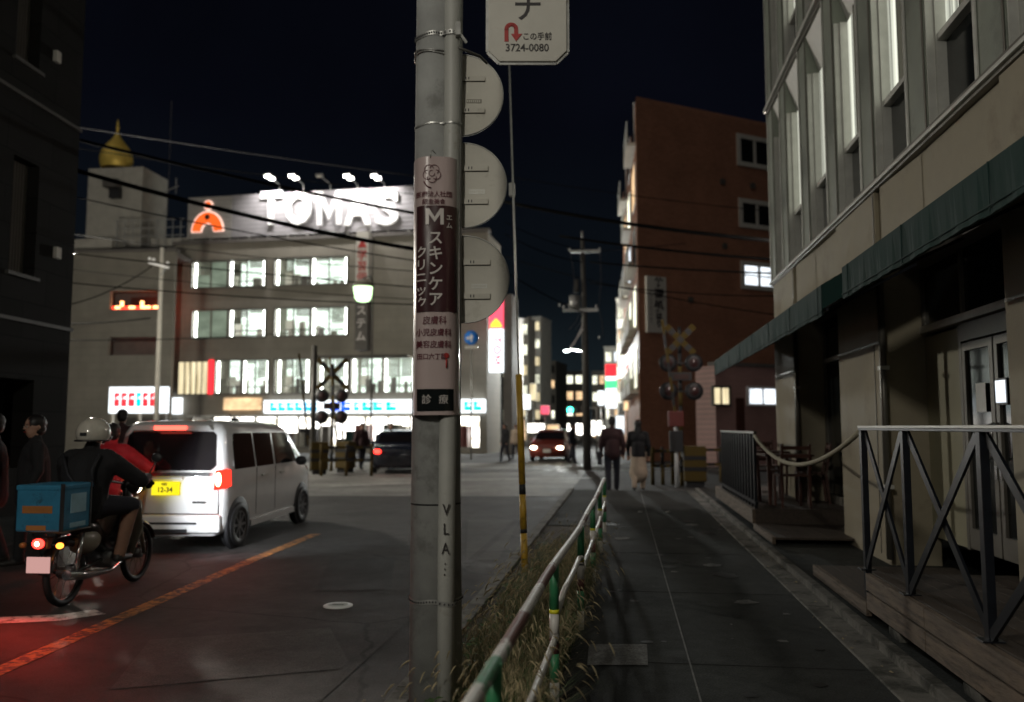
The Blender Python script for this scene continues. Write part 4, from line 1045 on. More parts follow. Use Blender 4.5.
# yellow curtained window, red pillar, fascia sign, shopfront
r = R4(179, 362, 208, 394); window(F, t, *r, 'win_yellow', 'silverdk', 4)
r = R4(209, 360, 214, 394); MB().box(r[0], r[1], -.12, -.02, r[2], r[3], 'signred').build('red_banner', t)
r = R4(268, 400, 486, 413); g = MB(); g.box(r[0], r[1], -.55, -.05, r[2], r[3], 'signlit'); sg = g.build('fascia_sign', t)
g = MB(); zc = (r[2] + r[3]) / 2; hh = (r[3] - r[2]) * .34; rr = random.Random(4)
for (a, b, m) in ((270, 312, 'signcyan'), (313, 318, 'signcyan'), (330, 352, 'signblue'), (354, 360, 'signcyan'), (362, 384, 'signteal'), (386, 398, 'signteal'), (464, 483, 'signteal')):
    u0 = F.uz(a, 406, -.55)[0]; u1 = F.uz(b, 406, -.55)[0]; n = max(1, int((u1 - u0) / .5))
    for k in range(n):
        q0 = u0 + (u1 - u0) * k / n; q1 = q0 + (u1 - u0) / n * .86; g.box(q0, q1, -.57, -.552, zc - hh, zc - hh * .1, m); g.box(q0, q0 + (q1 - q0) * .45, -.57, -.552, zc - hh * .05, zc + hh, m); g.box(q0 + (q1 - q0) * .5, q1, -.57, -.552, zc + hh * .4, zc + hh * rr.uniform(.7, 1), m)
g.build('sign_marks', sg)
u0, u1, z0, z1 = shop
g = MB(); n = 13
for k in range(n + 1):
    uu = u0 + (u1 - u0) * k / n; g.box(uu - .06, uu + .06, -.02, .1, z0, z1, 'silverdk')
g.box(u0, u1, -.02, .1, z0 - .05, z0 + .12, 'silverdk'); g.box(u0, u1, -.6, .1, z1 + .0, z1 + .12, 'silver')
sw = g.build('shop_front', t)
g = MB(); g.box(u0, u1, 2.6, 2.65, z0, z1 + .2, 'win_shop'); g.box(u0, u1, .4, 2.6, z1 + .2, z1 + .25, 'whitepanel'); g.build('lit_room', sw)
g = MB()
for k in range(16): uu = u0 + (u1 - u0) * (k + .5) / 16; g.box(uu - .55, uu + .55, 1.0, 1.15, z1 + .05, z1 + .09, 'tube')
g.build('lamp_tubes', sw)
g = MB(); rr = random.Random(9)
for k in range(34):
    uu = rr.uniform(u0, u1 - 1); g.box(uu, uu + rr.uniform(.3, 1.2), .8, 1.6 + rr.random() * .5, z0, z0 + rr.uniform(.5, 1.5), rr.choice(['greydark', 'redwood', 'conered', 'pale', 'bluesign', 'awning', 'cloth_black']))
g.build('shelves', sw)
# left part of the ground floor: lit sign boxes
r = R4(226, 398, 262, 410); MB().box(r[0], r[1], -.3, -.05, r[2], r[3], 'win_warm').build('lit_sign_box', t)
r = R4(172, 398, 183, 414); MB().box(r[0], r[1], -.35, -.05, r[2], r[3], 'signlit').build('lit_sign_box', t)

# billboard on the roof
fl = R4(185, 197, 403, 237)
bt = thing('rooftop_billboard', 'long ribbed white billboard with big white letters on the roof', 'billboard', F.A + F.x * 0 + Vector((0, 0, ht + .06)), F.rz)
zo = -(ht + .06) 
def uzb(px, py): u, z = SF.uz(px, py, .25); return u, z + zo
uL, zb = uzb(187, 237); uM, _ = uzb(232, 215); uR, zb2 = uzb(455, 229); _, ztL = uzb(185, 197); _, ztR = uzb(403, 187.5); zb = (zb + zb2) / 2; zt = (ztL + ztR) / 2
MB().box(uL, uM - .02, .25, .65, zb, zt, 'billgrey').build('grey_panel', bt)
MB().box(uM, uR, .27, .65, zb, zt + .02, 'billboard').build('white_panel', bt)
g = MB()
for k in range(14):
    uu = uL + .3 + (uR - uL - .6) * k / 13; g.box(uu - .06, uu + .06, .3, .42, 0, zb, 'steel'); g.bar((uu, .5, 0), (uu, .5, zt * .5), .08, .08, 'steel') if False else None
    g.bar((uu, 1.6, 0), (uu, .66, zt * .7), .07, .07, 'steel')
g.box(uL, uR, .3, .4, zb * .45, zb * .45 + .06, 'steel'); g.build('support_frame', bt)
mid = lambda a: uzb(a, 209)
Lh = mid(300)[1]; 
for ch, px, wpx in (('T', 272, 24), ('O', 299.5, 29), ('M', 330, 26), ('A', 358.5, 29), ('S', 388, 25)):
    g = MB(); u = mid(px)[0]; zc = uzb(px, 208.5)[1]
    g.text(ch, 1., Matrix.Identity(4), 'letterwhite', .035, .08)
    xs = [v.x for v in g.v]; ys_ = [v.y for v in g.v]; w = max(xs) - min(xs); h = max(ys_) - min(ys_); cx = (max(xs) + min(xs)) / 2; cy = (max(ys_) + min(ys_)) / 2
    S = Matrix.Translation((u, .14, zc)) @ TXT @ Matrix.Diagonal((wpx * 50.5 / FP / w, 36 * 50.5 / FP / h, 1, 1)) @ Matrix.Translation((-cx, -cy, 0))
    g.v = [S @ v for v in g.v]; g.build('letter', bt)
# orange logo: an arch with a ball head
uc, zc0 = uzb(208, 232); pm = 51.2 / FP
def arc(ri, ro, y0, y1, m, a0=0, a1=180, n=40, sq=1.2):
    g = MB(); pts = []
    for k in range(n + 1): a = R(a0 + (a1 - a0) * k / n); pts.append((ro * math.cos(a), ro * math.sin(a) * sq))
    for k in range(n + 1): a = R(a1 + (a0 - a1) * k / n); pts.append((ri * math.cos(a), ri * math.sin(a) * sq))
    V = [(uc + p[0], y, zc0 + p[1]) for y in (y0, y1) for p in pts]; N = 2 * (n + 1); Fc = []
    for k in range(n):
        a, b, c_, d_ = k, k + 1, N - 2 - k, N - 1 - k; Fc += [(a, b, c_, d_), (a + N, d_ + N, c_ + N, b + N)]
    for k in range(N): Fc.append((k, (k + 1) % N, (k + 1) % N + N, k + N))
    return g.add(V, Fc, m)
lg = arc(6.8 * pm, 18.6 * pm, .15, .25, 'logowhite').build('logo_arch', bt)
arc(7.6 * pm, 17.3 * pm, .12, .149, 'logoorange', 1.5, 178.5).build('arch_face', lg)
g = MB(); X = Matrix.Translation((uc, .2, zc0 + 28.5 * pm)) @ Matrix.Rotation(R(90), 4, 'X'); g.lathe([(0, .05), (5.2 * pm, .05), (5.2 * pm, -.05), (0, -.05)], (0, 0, 0), 'logowhite', 28, X); hd = g.build('logo_head', bt)
g = MB(); g.lathe([(0, .085), (4 * pm, .085), (4 * pm, .051)], (0, 0, 0), 'logoorange', 28, X); g.build('head_face', hd)
g = MB(); X = Matrix.Translation((uc, .11, zc0 + 15.5 * pm)) @ Matrix.Rotation(R(90), 4, 'X'); g.lathe([(0, .02), (2.9 * pm, .02), (2.9 * pm, .0)], (0, 0, 0), 'redwood', 24, X); g.build('logo_dot', hd)
# floodlights
for k, px in enumerate((279, 303, 330, 357, 384)):
    u, z = uzb(px, 193 if px < 340 else 190); un, zn = uzb(px, 182.5 - .0 * k)
    P0 = F.A + F.x * u + F.y * .3 + Vector((0, 0, zt + ht + .06)); zlamp = zn - zt
    lt = thing('floodlight', ['arm floodlight above the letter T', 'arm floodlight above the letter O', 'small unlit floodlight above the letter M', 'arm floodlight above the first half of letter A', 'arm floodlight nearest the utility pole above the billboard'][k], 'floodlight', P0, F.rz, 'floodlights along the top of the billboard')
    MB().tube([(0, 0, -.3), (0, 0, zlamp * .8), (-.1, -.3, zlamp), (-.25, -1.0, zlamp + .12)], .035, 'steel', 8).build('arm', lt)
    for j, (xx, yy, zz_) in enumerate(((-.35, -1.15, .1), (.0, -.9, 0.02))[: 1 if k == 2 else 2]):
        g = MB(); X = Matrix.Translation((xx - .2 * j + .1, yy, zlamp + zz_)) @ Matrix.Rotation(R(-38), 4, 'X')
        g.box(-.22, .22, -.12, .12, .0, .10, 'steel', X); hd = g.build('lamp_head', lt)
        MB().box(-.17, .17, -.09, .09, -.03, -.005, 'flood' if k != 2 else 'signwhite', X).build('lamp_face', hd)
    if k != 2:
        ld = bpy.data.lights.new('floodlight_beam', 'SPOT'); ld.energy = 700; ld.spot_size = R(125); ld.spot_blend = .7; ld.color = (1, .96, .93); ld.shadow_soft_size = .15
        lo = bpy.data.objects.new('floodlight_beam', ld); COL.objects.link(lo); lo.parent = lt; lo.location = (-.2, -1.5, zlamp + .1); lo.rotation_euler = (R(38), 0, 0)
# vertical projecting sign on the school
P = F.A + F.x * F.uz(366, 290)[0]
vt = thing('vertical_sign', 'narrow upright sign with red characters above a dark lower board', 'sign', P, F.rz)
def vz(py): return SF.uz(366, py, -.6)[1]
hw = 6.5 * 50.4 / FP
MB().box(-hw, hw, -.75, -.02, vz(300), vz(232), 'signwhite').build('pale_board', vt)
MB().box(-hw, hw, -.75, -.02, vz(350), vz(301), 'greydark').build('dark_board', vt)
g = MB()
for ch, py in zip('学習個別', (256, 267, 278, 289)): g.text(ch, 11 * .0585, tx(0, -.76, vz(py)), 'inkred', .01, .004)
g.prism([(-.3, vz(248)), (.3, vz(248)), (0, vz(239))], -.765, -.751, 'inkred'); g.build('red_lettering', vt)
g = MB()
for ch, py in zip('ステム', (311, 324, 337)): g.text(ch, 11 * .0585, tx(0, -.76, vz(py)), 'wraptext', .01, .004)
g.build('pale_lettering', vt)
g = MB(); g.bar((-hw, -.4, vz(226)), (hw, -.4, vz(226)), .05, .05, 'steel')
for s_ in (-hw, hw): g.bar((s_, -.4, vz(226)), (s_, -.4, vz(232)), .05, .05, 'steel')
g.build('bracket', vt)
# street lamp with green tinge in front of it
lp = PD(363, 293, 44); base_ = Vector((lp.x, lp.y, RZ))
st = thing('street_lamp', 'greenish glowing street lamp in front of the upright sign', 'street lamp', base_)
z = lp.z - RZ
MB().tube([(.5, .1, 0), (.5, .1, z + .5), (.35, .05, z + .9), (.0, 0, z + .75)], .055, 'darkpole', 8).build('pole', st)
MB().lathe([(.18, .62), (.42, .5), (.5, .3), (.42, -.25), (.3, -.42), (0, -.48)], (0, 0, z), 'lampgreen', 20).build('lamp_shade', st)
MB().lathe([(.52, .30), (.45, .55), (.15, .72), (0, .74)], (0, 0, z), 'mopedcream', 20).build('cap', st)

# ================================================================== GOLD-DOMED BLOCK AND LOWER BLOCKS AT LEFT
A = GD(77, 60, RZ); B = GD(133, 59.5, RZ); F = Face(A, B); h = F.uz(105, 168)[1]
t = thing('domed_building', 'plain beige block topped by a golden onion dome', 'building', F.A, F.rz)
MB().box(0, F.len, 0, 3.4, 0, h, 'pale').build('wall', t)
g = MB(); uc = F.uz(116, 168, 1.6)[0]; rr_ = 16 * 62 / FP; hd_ = h; h = h + .42
g.lathe([(r * rr_, z * rr_) for r, z in ((.86, 0), (.97, .25), (1, .6), (.93, 1.0), (.74, 1.4), (.45, 1.75), (.22, 2.05), (.12, 2.3), (.07, 2.5))], (uc, 1.6, h + .02), 'gold', 40); d = g.build('dome', t)
g = MB(); g.lathe([(.02, 0), (.1, .12), (.14, .25), (.05, .42), (.10, .55), (.04, .7), (0, .95)], (uc, 1.6, h + 2.5 * rr_), 'gold', 16); g.build('finial', d); h = hd_
r = F.rect(108, 182, 122, 189); g = MB(); g.box(r[0], r[1], -.7, 0, r[2], r[3], 'greydark'); r2 = F.rect(112, 189, 122, 199); g.box(r2[0], r2[1], -.4, 0, r2[2], r2[3], 'dark'); g.build('vent_hood', t)
g = MB(); g.bar((F.len + .3, 3, h - 3), (F.len + .3, 3, h + 6.), .03, .03, 'greydark'); g.bar((F.len, 3, h - 1), (F.len + 1.1, 3, h - .6), .07, .07, 'steel'); g.bar((F.len + .9, 3, h - 1.2), (F.len + .9, 3, h), .05, .05, 'steel'); g.build('aerial', t)
# terrace block right of it
A = GD(70, 56, RZ); B = GD(186, 55, RZ); F, t = building('terraced_building', 'grey block with roof railings between the dome and the billboard', A, B, 8, Face(A, B).uz(120, 250)[1], 'greytile')
h = F.uz(120, 250)[1]
r = F.rect(70, 238, 110, 250); MB().box(r[0], r[1], .2, 5, h + .17, r[3], 'pale').build('upper_storey', t)
r = F.rect(138, 233, 182, 250); MB().box(r[0], r[1] + 1, 1.5, 6, h + .17, r[3], 'pale').build('upper_storey', t)
g = MB()
for px in (114, 122, 130, 138, 146, 154, 162, 170, 178): u = F.uz(px, 240)[0]; g.bar((u, .3, h + .1), (u, .3, F.uz(px, 219)[1]), .05, .05, 'steel')
for py in (219, 227, 235): z = F.uz(140, py)[1]; g.bar((F.uz(112, py)[0], .3, z), (F.uz(182, py)[0], .3, z), .05, .05, 'steel')
g.build('roof_railing', t)
r = F.rect(112, 240, 168, 249); MB().box(r[0], r[1], -.08, -.01, r[2] - .6, r[3] - .5, 'dark').build('dark_opening', t)
# lower street-side block with the red-lit balcony
A = GD(62, 51, RZ); B = GD(169, 50.5, RZ); h = Face(A, B).uz(120, 256)[1]
F = Face(A, B); t = thing('balcony_building', 'dark beige block with a red-lit balcony opening', 'building', F.A, F.rz)
o1 = F.rect(110, 291, 168, 309); o2 = F.rect(108, 337, 166, 355); h = F.uz(120, 252)[1]
g = MB(); wall_with_holes(g, F.len, h, [(o1[0], o1[1] - .4, o1[2], o1[3]), (o2[0], o2[1] - .4, o2[2], o2[3])], 0, .3, 'greytile')
g.box(0, F.len, 2.5, 7, 0, h, 'greydark'); g.box(0, F.len, .3, 2.5, h - .3, h - .01, 'greydark'); g.build('wall', t)
MB().box(-.1, F.len + .1, -.1, .5, h + .003, h + .15, 'greydark').build('parapet_cap', t)
g = MB(); g.box(o1[0], o1[1], .3, .36, o1[2] + .02, o1[2] + .22, 'neonred'); g.box(o1[0], o1[1], 2.4, 2.45, o1[2], o1[3], 'redwood'); b = g.build('balcony', t)
g = MB()
for q, w in ((.06, .3), (.3, .35), (.5, .6), (.72, .3), (.86, .5)): u = o1[0] + (o1[1] - o1[0]) * q; g.box(u, u + w, .2, .28, o1[2] + .06, o1[2] + .22, 'neonwarm')
for q in (.12, .47, .85): u = o1[0] + (o1[1] - o1[0]) * q; g.box(u, u + .16, .4, .5, o1[2] + .22, o1[2] + .55, 'neonwarm')
g.build('lanterns', b)
ld = bpy.data.lights.new('balcony_glow', 'POINT'); ld.energy = 14; ld.color = (1, .06, .03); ld.shadow_soft_size = .2
lo = bpy.data.objects.new('balcony_glow', ld); COL.objects.link(lo); lo.parent = b; lo.location = ((o1[0] + o1[1]) / 2, 1.2, o1[2] + .5)
# low shop with a white-red sign board
A = GD(104, 44, RZ); B = GD(170, 43.5, RZ); F = Face(A, B); r = F.rect(109, 387, 166, 413)
t = thing('shop_sign_gantry', 'bright white-framed red sign board on posts before the dark block', 'sign', F.A, F.rz)
MB().box(r[0], r[1], 0, .3, r[2], r[3], 'signlit').build('board', t)
g = MB(); rr = random.Random(3); u = r[0] + .3
while u < r[1] - .5:
    w = rr.uniform(.25, .4); z0 = r[2] + (r[3] - r[2]) * .25; z1 = r[2] + (r[3] - r[2]) * .78; m = 'signred' if rr.random() < .75 else 'signcyan'
    g.box(u, u + w, -.03, -.005, z0, z0 + (z1 - z0) * .55, m); g.box(u, u + w * .45, -.03, -.005, z0 + (z1 - z0) * .58, z1, m); g.box(u + w * .5, u + w, -.03, -.005, z1 - .2, z1, m); u += w + .1
g.build('sign_marks', t)
g = MB()
for q in (.02, .5, .95): uu = r[0] + (r[1] - r[0]) * q; g.box(uu, uu + .12, .1, .22, 0, r[2], 'mopedcream')
g.build('posts', t)

# ================================================================== DARK BUILDING, FAR LEFT
vd = math.atan((556 - 512) / FP) - PS           # street direction of the left side
dirL = Vector((math.sin(vd), math.cos(vd), 0))
E = GD(66, 15.2, RZ); 
F = Face(E - dirL * 14, E)
t = thing('dark_building', 'dark stone-tiled building at the left edge with narrow recessed windows', 'building', F.A, F.rz)
W = 14.
# facade strip with window recesses
holes = []
def hole(x0, y0, x1, y1): r = F.rect(x0, y0, x1, y1); holes.append(r); return r
w1 = hole(11, 159, 37, 275); w2 = hole(18, -40, 42, 66); w3 = hole(-60, 376, 32, 470)
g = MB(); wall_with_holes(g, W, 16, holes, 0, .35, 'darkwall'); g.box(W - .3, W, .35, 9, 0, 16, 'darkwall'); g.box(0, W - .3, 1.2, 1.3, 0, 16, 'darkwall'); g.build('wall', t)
for (u0, u1, z0, z1) in holes[:2]:
    g = MB(); g.box(u0, u1, .26, .30, z0, z1, 'glassdark'); w = g.build('window', t)
    g = MB()
    for q in range(9): uu = u0 + (u1 - u0) * (q + .5) / 9; g.box(uu - .03, uu + .03, .2, .25, z0, z1, 'silverdk')
    g.build('grille', w); g = MB(); g.box(u0 - .08, u1 + .08, -.06, .25, z0 - .06, z0, 'darktrim'); g.build('sill', w)
u0, u1, z0, z1 = holes[2]
MB().box(u0, u1, .5, .55, 0, z1, 'glassdark').build('entrance_glass', t)
for py in (121, 325):
    z = F.uz(64 if py < 200 else 45, py)[1]; MB().box(0, W + .02, -.04, -.003, z - .03, z + .03, 'darktrim').build('string_course', t)
for px, py in ((55, 57), (55, 253)):
    u, z = F.uz(px, py); MB().box(u - .07, u + .07, -.08, -.002, z - .1, z + .1, 'signwhite').build('wall_light', t, bevel=.01)
# pavement on that side
g = MB(); n = Vector((-dirL.y, dirL.x, 0)); a = E + dirL * 2
V = [a, a - n * 2.2, a - n * 2.2 - dirL * 22, a - dirL * 22]
g.add([(p.x, p.y, .0) for p in V] + [(p.x, p.y, -.3) for p in V], [(0, 1, 2, 3), (0, 1, 5, 4), (1, 2, 6, 5), (2, 3, 7, 6), (3, 0, 4, 7)], 'pave'); struct(g.build('far_sidewalk'))

# ================================================================== BRICK BUILDING (right, beyond the crossing)
C0 = PD(640, 427, 38); C0.z = RZ
wd = Vector((math.sin(R(56.4)), math.cos(R(56.4)), 0))
F = Face(C0, C0 + wd * 9.5)
t = thing('brick_apartment_building', 'tall orange-brown tiled apartment building with white-framed windows', 'building', F.A, F.rz)
h = F.uz(645, 104)[1]; L = F.len
lxv = F.x; lyv = F.y
# street face direction (mostly away along the street) expressed in local axes
sd = Vector((-.035, 1, 0)).normalized(); sl = Vector((sd.dot(lxv), sd.dot(lyv), 0))
def lp_(u, y=0): return (u, y)
SLn = 17.
pl = [(0, 0), (L, 0), (L + sl.x * SLn, sl.y * SLn), (sl.x * SLn, sl.y * SLn)]
g = MB(); n = 4
V = [(p[0], p[1], 0) for p in pl] + [(p[0], p[1], h) for p in pl]
g.add(V, [(0, 1, 5, 4), (1, 2, 6, 5), (2, 3, 7, 6), (3, 0, 4, 7), (4, 5, 6, 7)], 'brick')
g.build('wall', t)
# rounded parapet
g = MB(); ins = .45
for k in range(4):
    a = k / 4 * math.pi / 2; b = (k + 1) / 4 * math.pi / 2
    def ring(an):
        i_ = ins * (1 - math.cos(an)); z = h + .003 + .45 * math.sin(an)
        c = [(i_, i_), (L - i_, i_), (L - i_ + sl.x * SLn, sl.y * SLn), (sl.x * SLn + i_, sl.y * SLn)]
        return [(p[0], p[1], z) for p in c]
    A_, B_ = ring(a), ring(b); g.add(A_ + B_, [(0, 1, 5, 4), (3, 0, 4, 7), (1, 2, 6, 5)], 'brick')
    if k == 3: g.add(B_, [(0, 1, 2, 3)], 'greydark')
g.build('parapet', t)
for k, (x0, y0, x1, y1) in enumerate(((740, 141, 768, 164), (742, 205, 771, 225), (744, 267, 773, 286))):
    r = F.rect(x0, y0, x1, y1); window(F, t, *r, 'win_white' if k == 2 else 'glassdark', 'signwhite', 1, -.04, .22, hbar=(k == 2))
r = F.rect(728, 330, 768, 352)
# balconies & windows on the street face
Fs = Matrix.Rotation(0, 4, 'Z')
sx = sl.normalized(); sn = Vector((-sx.y, sx.x, 0))      # outward to the street is -? choose the side facing the road
if (lxv * sn.x + lyv * sn.y).x > 0: sn = -sn
XS = Matrix(((sx.x, -sn.x, 0, 0), (sx.y, -sn.y, 0, 0), (0, 0, 1, 0), (0, 0, 0, 1)))   # local: x along the street face, y into the wall
for fl in range(5):
    zb = 2.9 * fl + 3.2
    for k, x in enumerate((.6, 5.5, 10.4)):
        g = MB()
        if (fl + k) % 2 == 0 or fl < 3:
            dp = .42
            g.box(x, x + 3.6, -dp, 0, zb - .14, zb, 'pale', XS); g.box(x, x + 3.6, -dp, -dp + .05, zb + .98, zb + 1.04, 'silver', XS); g.box(x, x + 3.6, -dp, -dp + .05, zb + .002, zb + .42, 'pale', XS)
            for q in range(25): g.box(x + .15 * q, x + .15 * q + .03, -dp + .01, -dp + .04, zb + .42, zb + .98, 'silver', XS)
            g.box(x + 2.7, x + 3.4, -dp + .08, -.1, zb + .002, zb + .7, 'curtain', XS)
            g.build('balcony', t)
        g = MB(); g.box(x + .4, x + 2.6, -.05, -.01, zb + .1, zb + 2.1, 'letterwhite', XS); w = g.build('window', t)
        MB().box(x + .5, x + 2.5, -.07, -.051, zb + .2, zb + 2.0, rnd.choice(['win_warm', 'win_far', 'win_white', 'glassdark', 'win_far']) if fl < 4 else 'glassdark', XS).build('pane', w)
for px, py in ((722, 182), (724, 246), (690, 300), (752, 186)):
    u, z = F.uz(px, py); g = MB(); g.box(u - .13, u + .13, -.1, -.0, z - .13, z + .13, 'silverdk'); g.build('vent', t)
for z in (3.0, 6.0, 9.0, 12.0, 15.0): MB().box(0.02, L - .02, -.006, -.001, z, z + .03, 'brick').build('movement_joint', t)
# white upright shop board on the wall near the corner
r = F.rect(645, 277, 664.5, 333)
ws = thing('calligraphy_sign', 'tall white board with brushed black characters on the brown tiled wall', 'sign', F.A + F.x * r[0] + Vector((0, 0, r[2])), F.rz)
w_ = r[1] - r[0]; h_ = r[3] - r[2]
MB().box(0, w_, -.16, -.01, 0, h_, 'signwhite').build('board', ws, bevel=.01)
g = MB()
for ch, py, sz in (('往', 284, 11), ('還', 296, 12.5), ('処', 307, 12), ('は', 317, 7.5), ('り', 324.5, 7.5)):
    u, z = F.uz(657, py); g.text(ch, sz * 38.7 / FP, tx(u - r[0], -.165, z - r[2]), 'inkdark', .022, .004)
for i, ch in enumerate('ときのやはりきゅう'): u, z = F.uz(649, 293 + i * 3.7); g.text(ch, 3.6 * 38.7 / FP, tx(u - r[0], -.165, z - r[2]), 'inkdark', .0, .004)
g.build('lettering', ws)
# pink low annex in front of the brown building
A = GD(716, 33, 0); A.z = RZ; F = Face(A, A + wd * 9)
t = thing('pink_annex', 'low pink-tiled building behind the level crossing with a small lit window', 'building', F.A, F.rz)
hh = F.uz(730, 366)[1]
MB().box(0, 9, 0, 1.2, 0, hh, 'pinkwall').build('wall', t); MB().box(-.1, 9.1, -.1, .3, hh + .003, hh + .14, 'greydark').build('parapet_cap', t)
r = F.rect(748, 389, 776, 404); window(F, t, *r, 'win_white', 'letterwhite', 1)
r = F.rect(713, 388, 728, 404); window(F, t, *r, 'win_yellow', 'silverdk', 1)
r = F.rect(736, 398, 744, 446); MB().box(r[0], r[1], -.05, -.01, 0, r[3], 'redwood').build('door', t)

# ================================================================== BUILDINGS ALONG THE FAR STREET
def tower(name, label, x0, x1, d, ytop, wall, wins, ncol, nrow, depth=8., side=False, ybot=440, group=None, fr='silverdk'):
    A = GD(x0, d, RZ); B = GD(x1, d * .995, RZ); F = Face(A, B); h = F.uz((x0 + x1) / 2, ytop)[1]
    F, t = building(name, label, A, B, depth, h, wall, group=group)
    rr = random.Random(int(x0 * 7 + d)); fh = h / nrow
    for j in range(nrow):
        for i in range(ncol):
            u0 = F.len * (i + .18) / ncol; u1 = F.len * (i + .82) / ncol; z0 = fh * j + fh * .28; z1 = fh * j + fh * .78
            if j == 0: z0 = .3
            window(F, t, u0, u1, z0, z1, rr.choice(wins) if j else rr.choice(['win_warm', 'win_shop', 'win_shop']), fr, 1, fw=.07)
    return F, t
tower('street_building', 'narrow dark grey building beyond the pink sign', 502, 512, 58, 318, 'greydark', ['glassdark', 'win_far'], 1, 6, depth=2.)
tower('street_building', 'grey block just right of the guy wire on the far street', 515, 528.5, 82, 320, 'greywall', ['win_far', 'win_far', 'win_yellow'], 2, 6, depth=2.5)
tower('street_building', 'pale narrow block with yellowish windows on the far street', 528, 541, 88, 318, 'pale', ['win_far', 'win_yellow', 'win_yellow'], 2, 7, depth=4.)
tower('street_building', 'low grey block at the end of the far street, left part', 540, 556, 120, 362, 'greywall', ['win_far', 'win_warm', 'glassdark'], 2, 5)
tower('street_building', 'low dark block at the end of the far street behind the trees', 556, 584, 140, 372, 'greydark', ['win_warm', 'win_far', 'glassdark'], 3, 4)
tower('street_building', 'grey block behind the far utility pole on the right of the street', 592, 606, 105, 372, 'greywall', ['win_warm', 'glassdark', 'win_far'], 2, 4)
tower('street_building', 'pale block left of the brown apartment building, lit by shop signs', 605, 622, 80, 348, 'pale', ['win_white', 'win_far', 'win_warm'], 2, 5)
tower('street_building', 'tall pale slab tight against the brown apartment building', 618, 634, 62, 300, 'pale', ['win_far', 'glassdark', 'win_warm'], 2, 6)
def tree(name, label, px, d, ytop, w, seed, group=None):
    rg = random.Random(seed); b = GD(px, d, RZ); h = PD(px, ytop, d).z - RZ; t = thing(name, label, 'tree', b, 0, group)
    g = MB(); g.tube([(0, 0, 0), (.1, 0, h * .3), (-.1, .1, h * .7)], [.22, .16, .06], 'bark', 10)
    for k in range(6): a = k * 1.05; g.tube([(0, 0, h * (.3 + .06 * k)), (math.cos(a) * w * .5, math.sin(a) * w * .5, h * (.5 + .06 * k))], [.09, .03], 'bark', 6)
    g.build('trunk', t)
    cl = [(Vector((rg.uniform(-1, 1) * w * .6, rg.uniform(-1, 1) * w * .6, h * rg.uniform(.42, .88))), rg.uniform(.25, .5) * w) for _ in range(13)]
    V = []; Fc = []
    for c, r in cl:
        for _ in range(240):
            q = Vector((rg.gauss(0, 1), rg.gauss(0, 1), rg.gauss(0, 1))).normalized() * r * rg.uniform(.4, 1.05); p = c + q; s_ = rg.uniform(.08, .2)
            a = Vector((rg.gauss(0, 1), rg.gauss(0, 1), rg.gauss(0, 1))).normalized(); b2 = a.orthogonal().normalized(); o = len(V)
            V += [p + a * s_, p + b2 * s_ * .5, p - a * s_, p - b2 * s_ * .5]; Fc.append((o, o + 1, o + 2, o + 3))
    MB().add(V, Fc, 'green_leaf').build('crown', t, recalc=False)
# tall lit sign tower with red and green bands
A = GD(611.5, 60, RZ); t = thing('lit_sign_tower', 'tall glowing white sign with a red top and green band', 'sign', A, 0)
zq = lambda py: PD(611, py, 60).z - RZ
w_ = 5.5 * 60 / FP
for y0, y1, m, nm in ((364, 376, 'signred', 'red_panel'), (376.4, 380, 'signlit', 'white_panel'), (380.4, 388, 'signgreen', 'green_panel'), (388.4, 408, 'signlit', 'white_panel')):
    MB().box(-w_, w_, -.2, .2, zq(y1), zq(y0), m).build(nm, t, bevel=.01)
MB().box(-.12, .12, -.1, .1, 0, zq(408), 'steel').build('post', t)
# pink vertical sign and blue arrow sign right of the discs
A = GD(492, 47.5, RZ); B = GD(511, 47.3, RZ); F = Face(A, B)
t = thing('pink_projecting_sign', 'upright pink and white lit sign with a yellow mark on the building corner', 'sign', F.A, F.rz)
r = F.rect(488, 318, 502, 330); r0 = F.rect(489, 296, 503, 329); r1 = F.rect(489, 329, 503, 372)
MB().box(r0[0], r0[1], 0, .35, r0[2], r0[3], 'signpink').build('pink_panel', t)
MB().box(r1[0], r1[1], 0, .35, r1[2], r1[3], 'signlit').build('white_panel', t)
u, z = F.uz(496, 325); g = MB(); g.prism([(u - .35, z - .12), (u + .35, z - .12), (u + .25, z + .12), (u, z + .38), (u - .25, z + .12)], -.03, -.005, 'signyellow'); g.build('yellow_mark', t)
g = MB()
for i, ch in enumerate('TOM'): u, z = F.uz(497, 340 + i * 10); g.text(ch, .62, tx(u, -.02, z) @ Matrix.Rotation(R(-90), 4, 'Z'), 'signpink', .02, .01)
g.build('lettering', t)
MB().box(r1[1] + .02, r1[1] + .5, .1, 2, 0, r0[3] + .1, 'greydark').build('support_wall', t)
A = GD(470, 40, RZ); t = thing('arrow_road_sign', 'round blue road sign with white arrows beside the sign post', 'road sign', A, 0)
zq = lambda py: PD(471, py, 40).z - RZ
X = Matrix.Translation((.05, 0, zq(337))) @ Matrix.Rotation(R(90), 4, 'X')
MB().cyl((0.05, .06, 0), (.05, .06, zq(330)), .04, 'steel').build('post', t)
MB().lathe([(0, .02), (.34, .02), (.34, -.01), (0, -.01)], (0, 0, 0), 'bluesignlit', 32, X).build('disc', t)
g = MB(); g.box(-.035, .035, -.2, .02, .021, .03, 'letterwhite', X); g.box(-.16, .03, -.05, .02, .0215, .0305, 'letterwhite', X)
g.add([(-.1, .0, .03), (.1, .0, .03), (0, .2, .03)], [(0, 1, 2)], 'letterwhite', X=X); g.add([(-.13, -.12, .031), (-.13, .09, .031), (-.27, -.015, .031)], [(0, 1, 2)], 'letterwhite', X=X); g.build('arrows', t)
g = MB(); g.box(-.26, .36, -.02, .01, zq(348), zq(345), 'signwhite'); g.build('sub_plate', t)
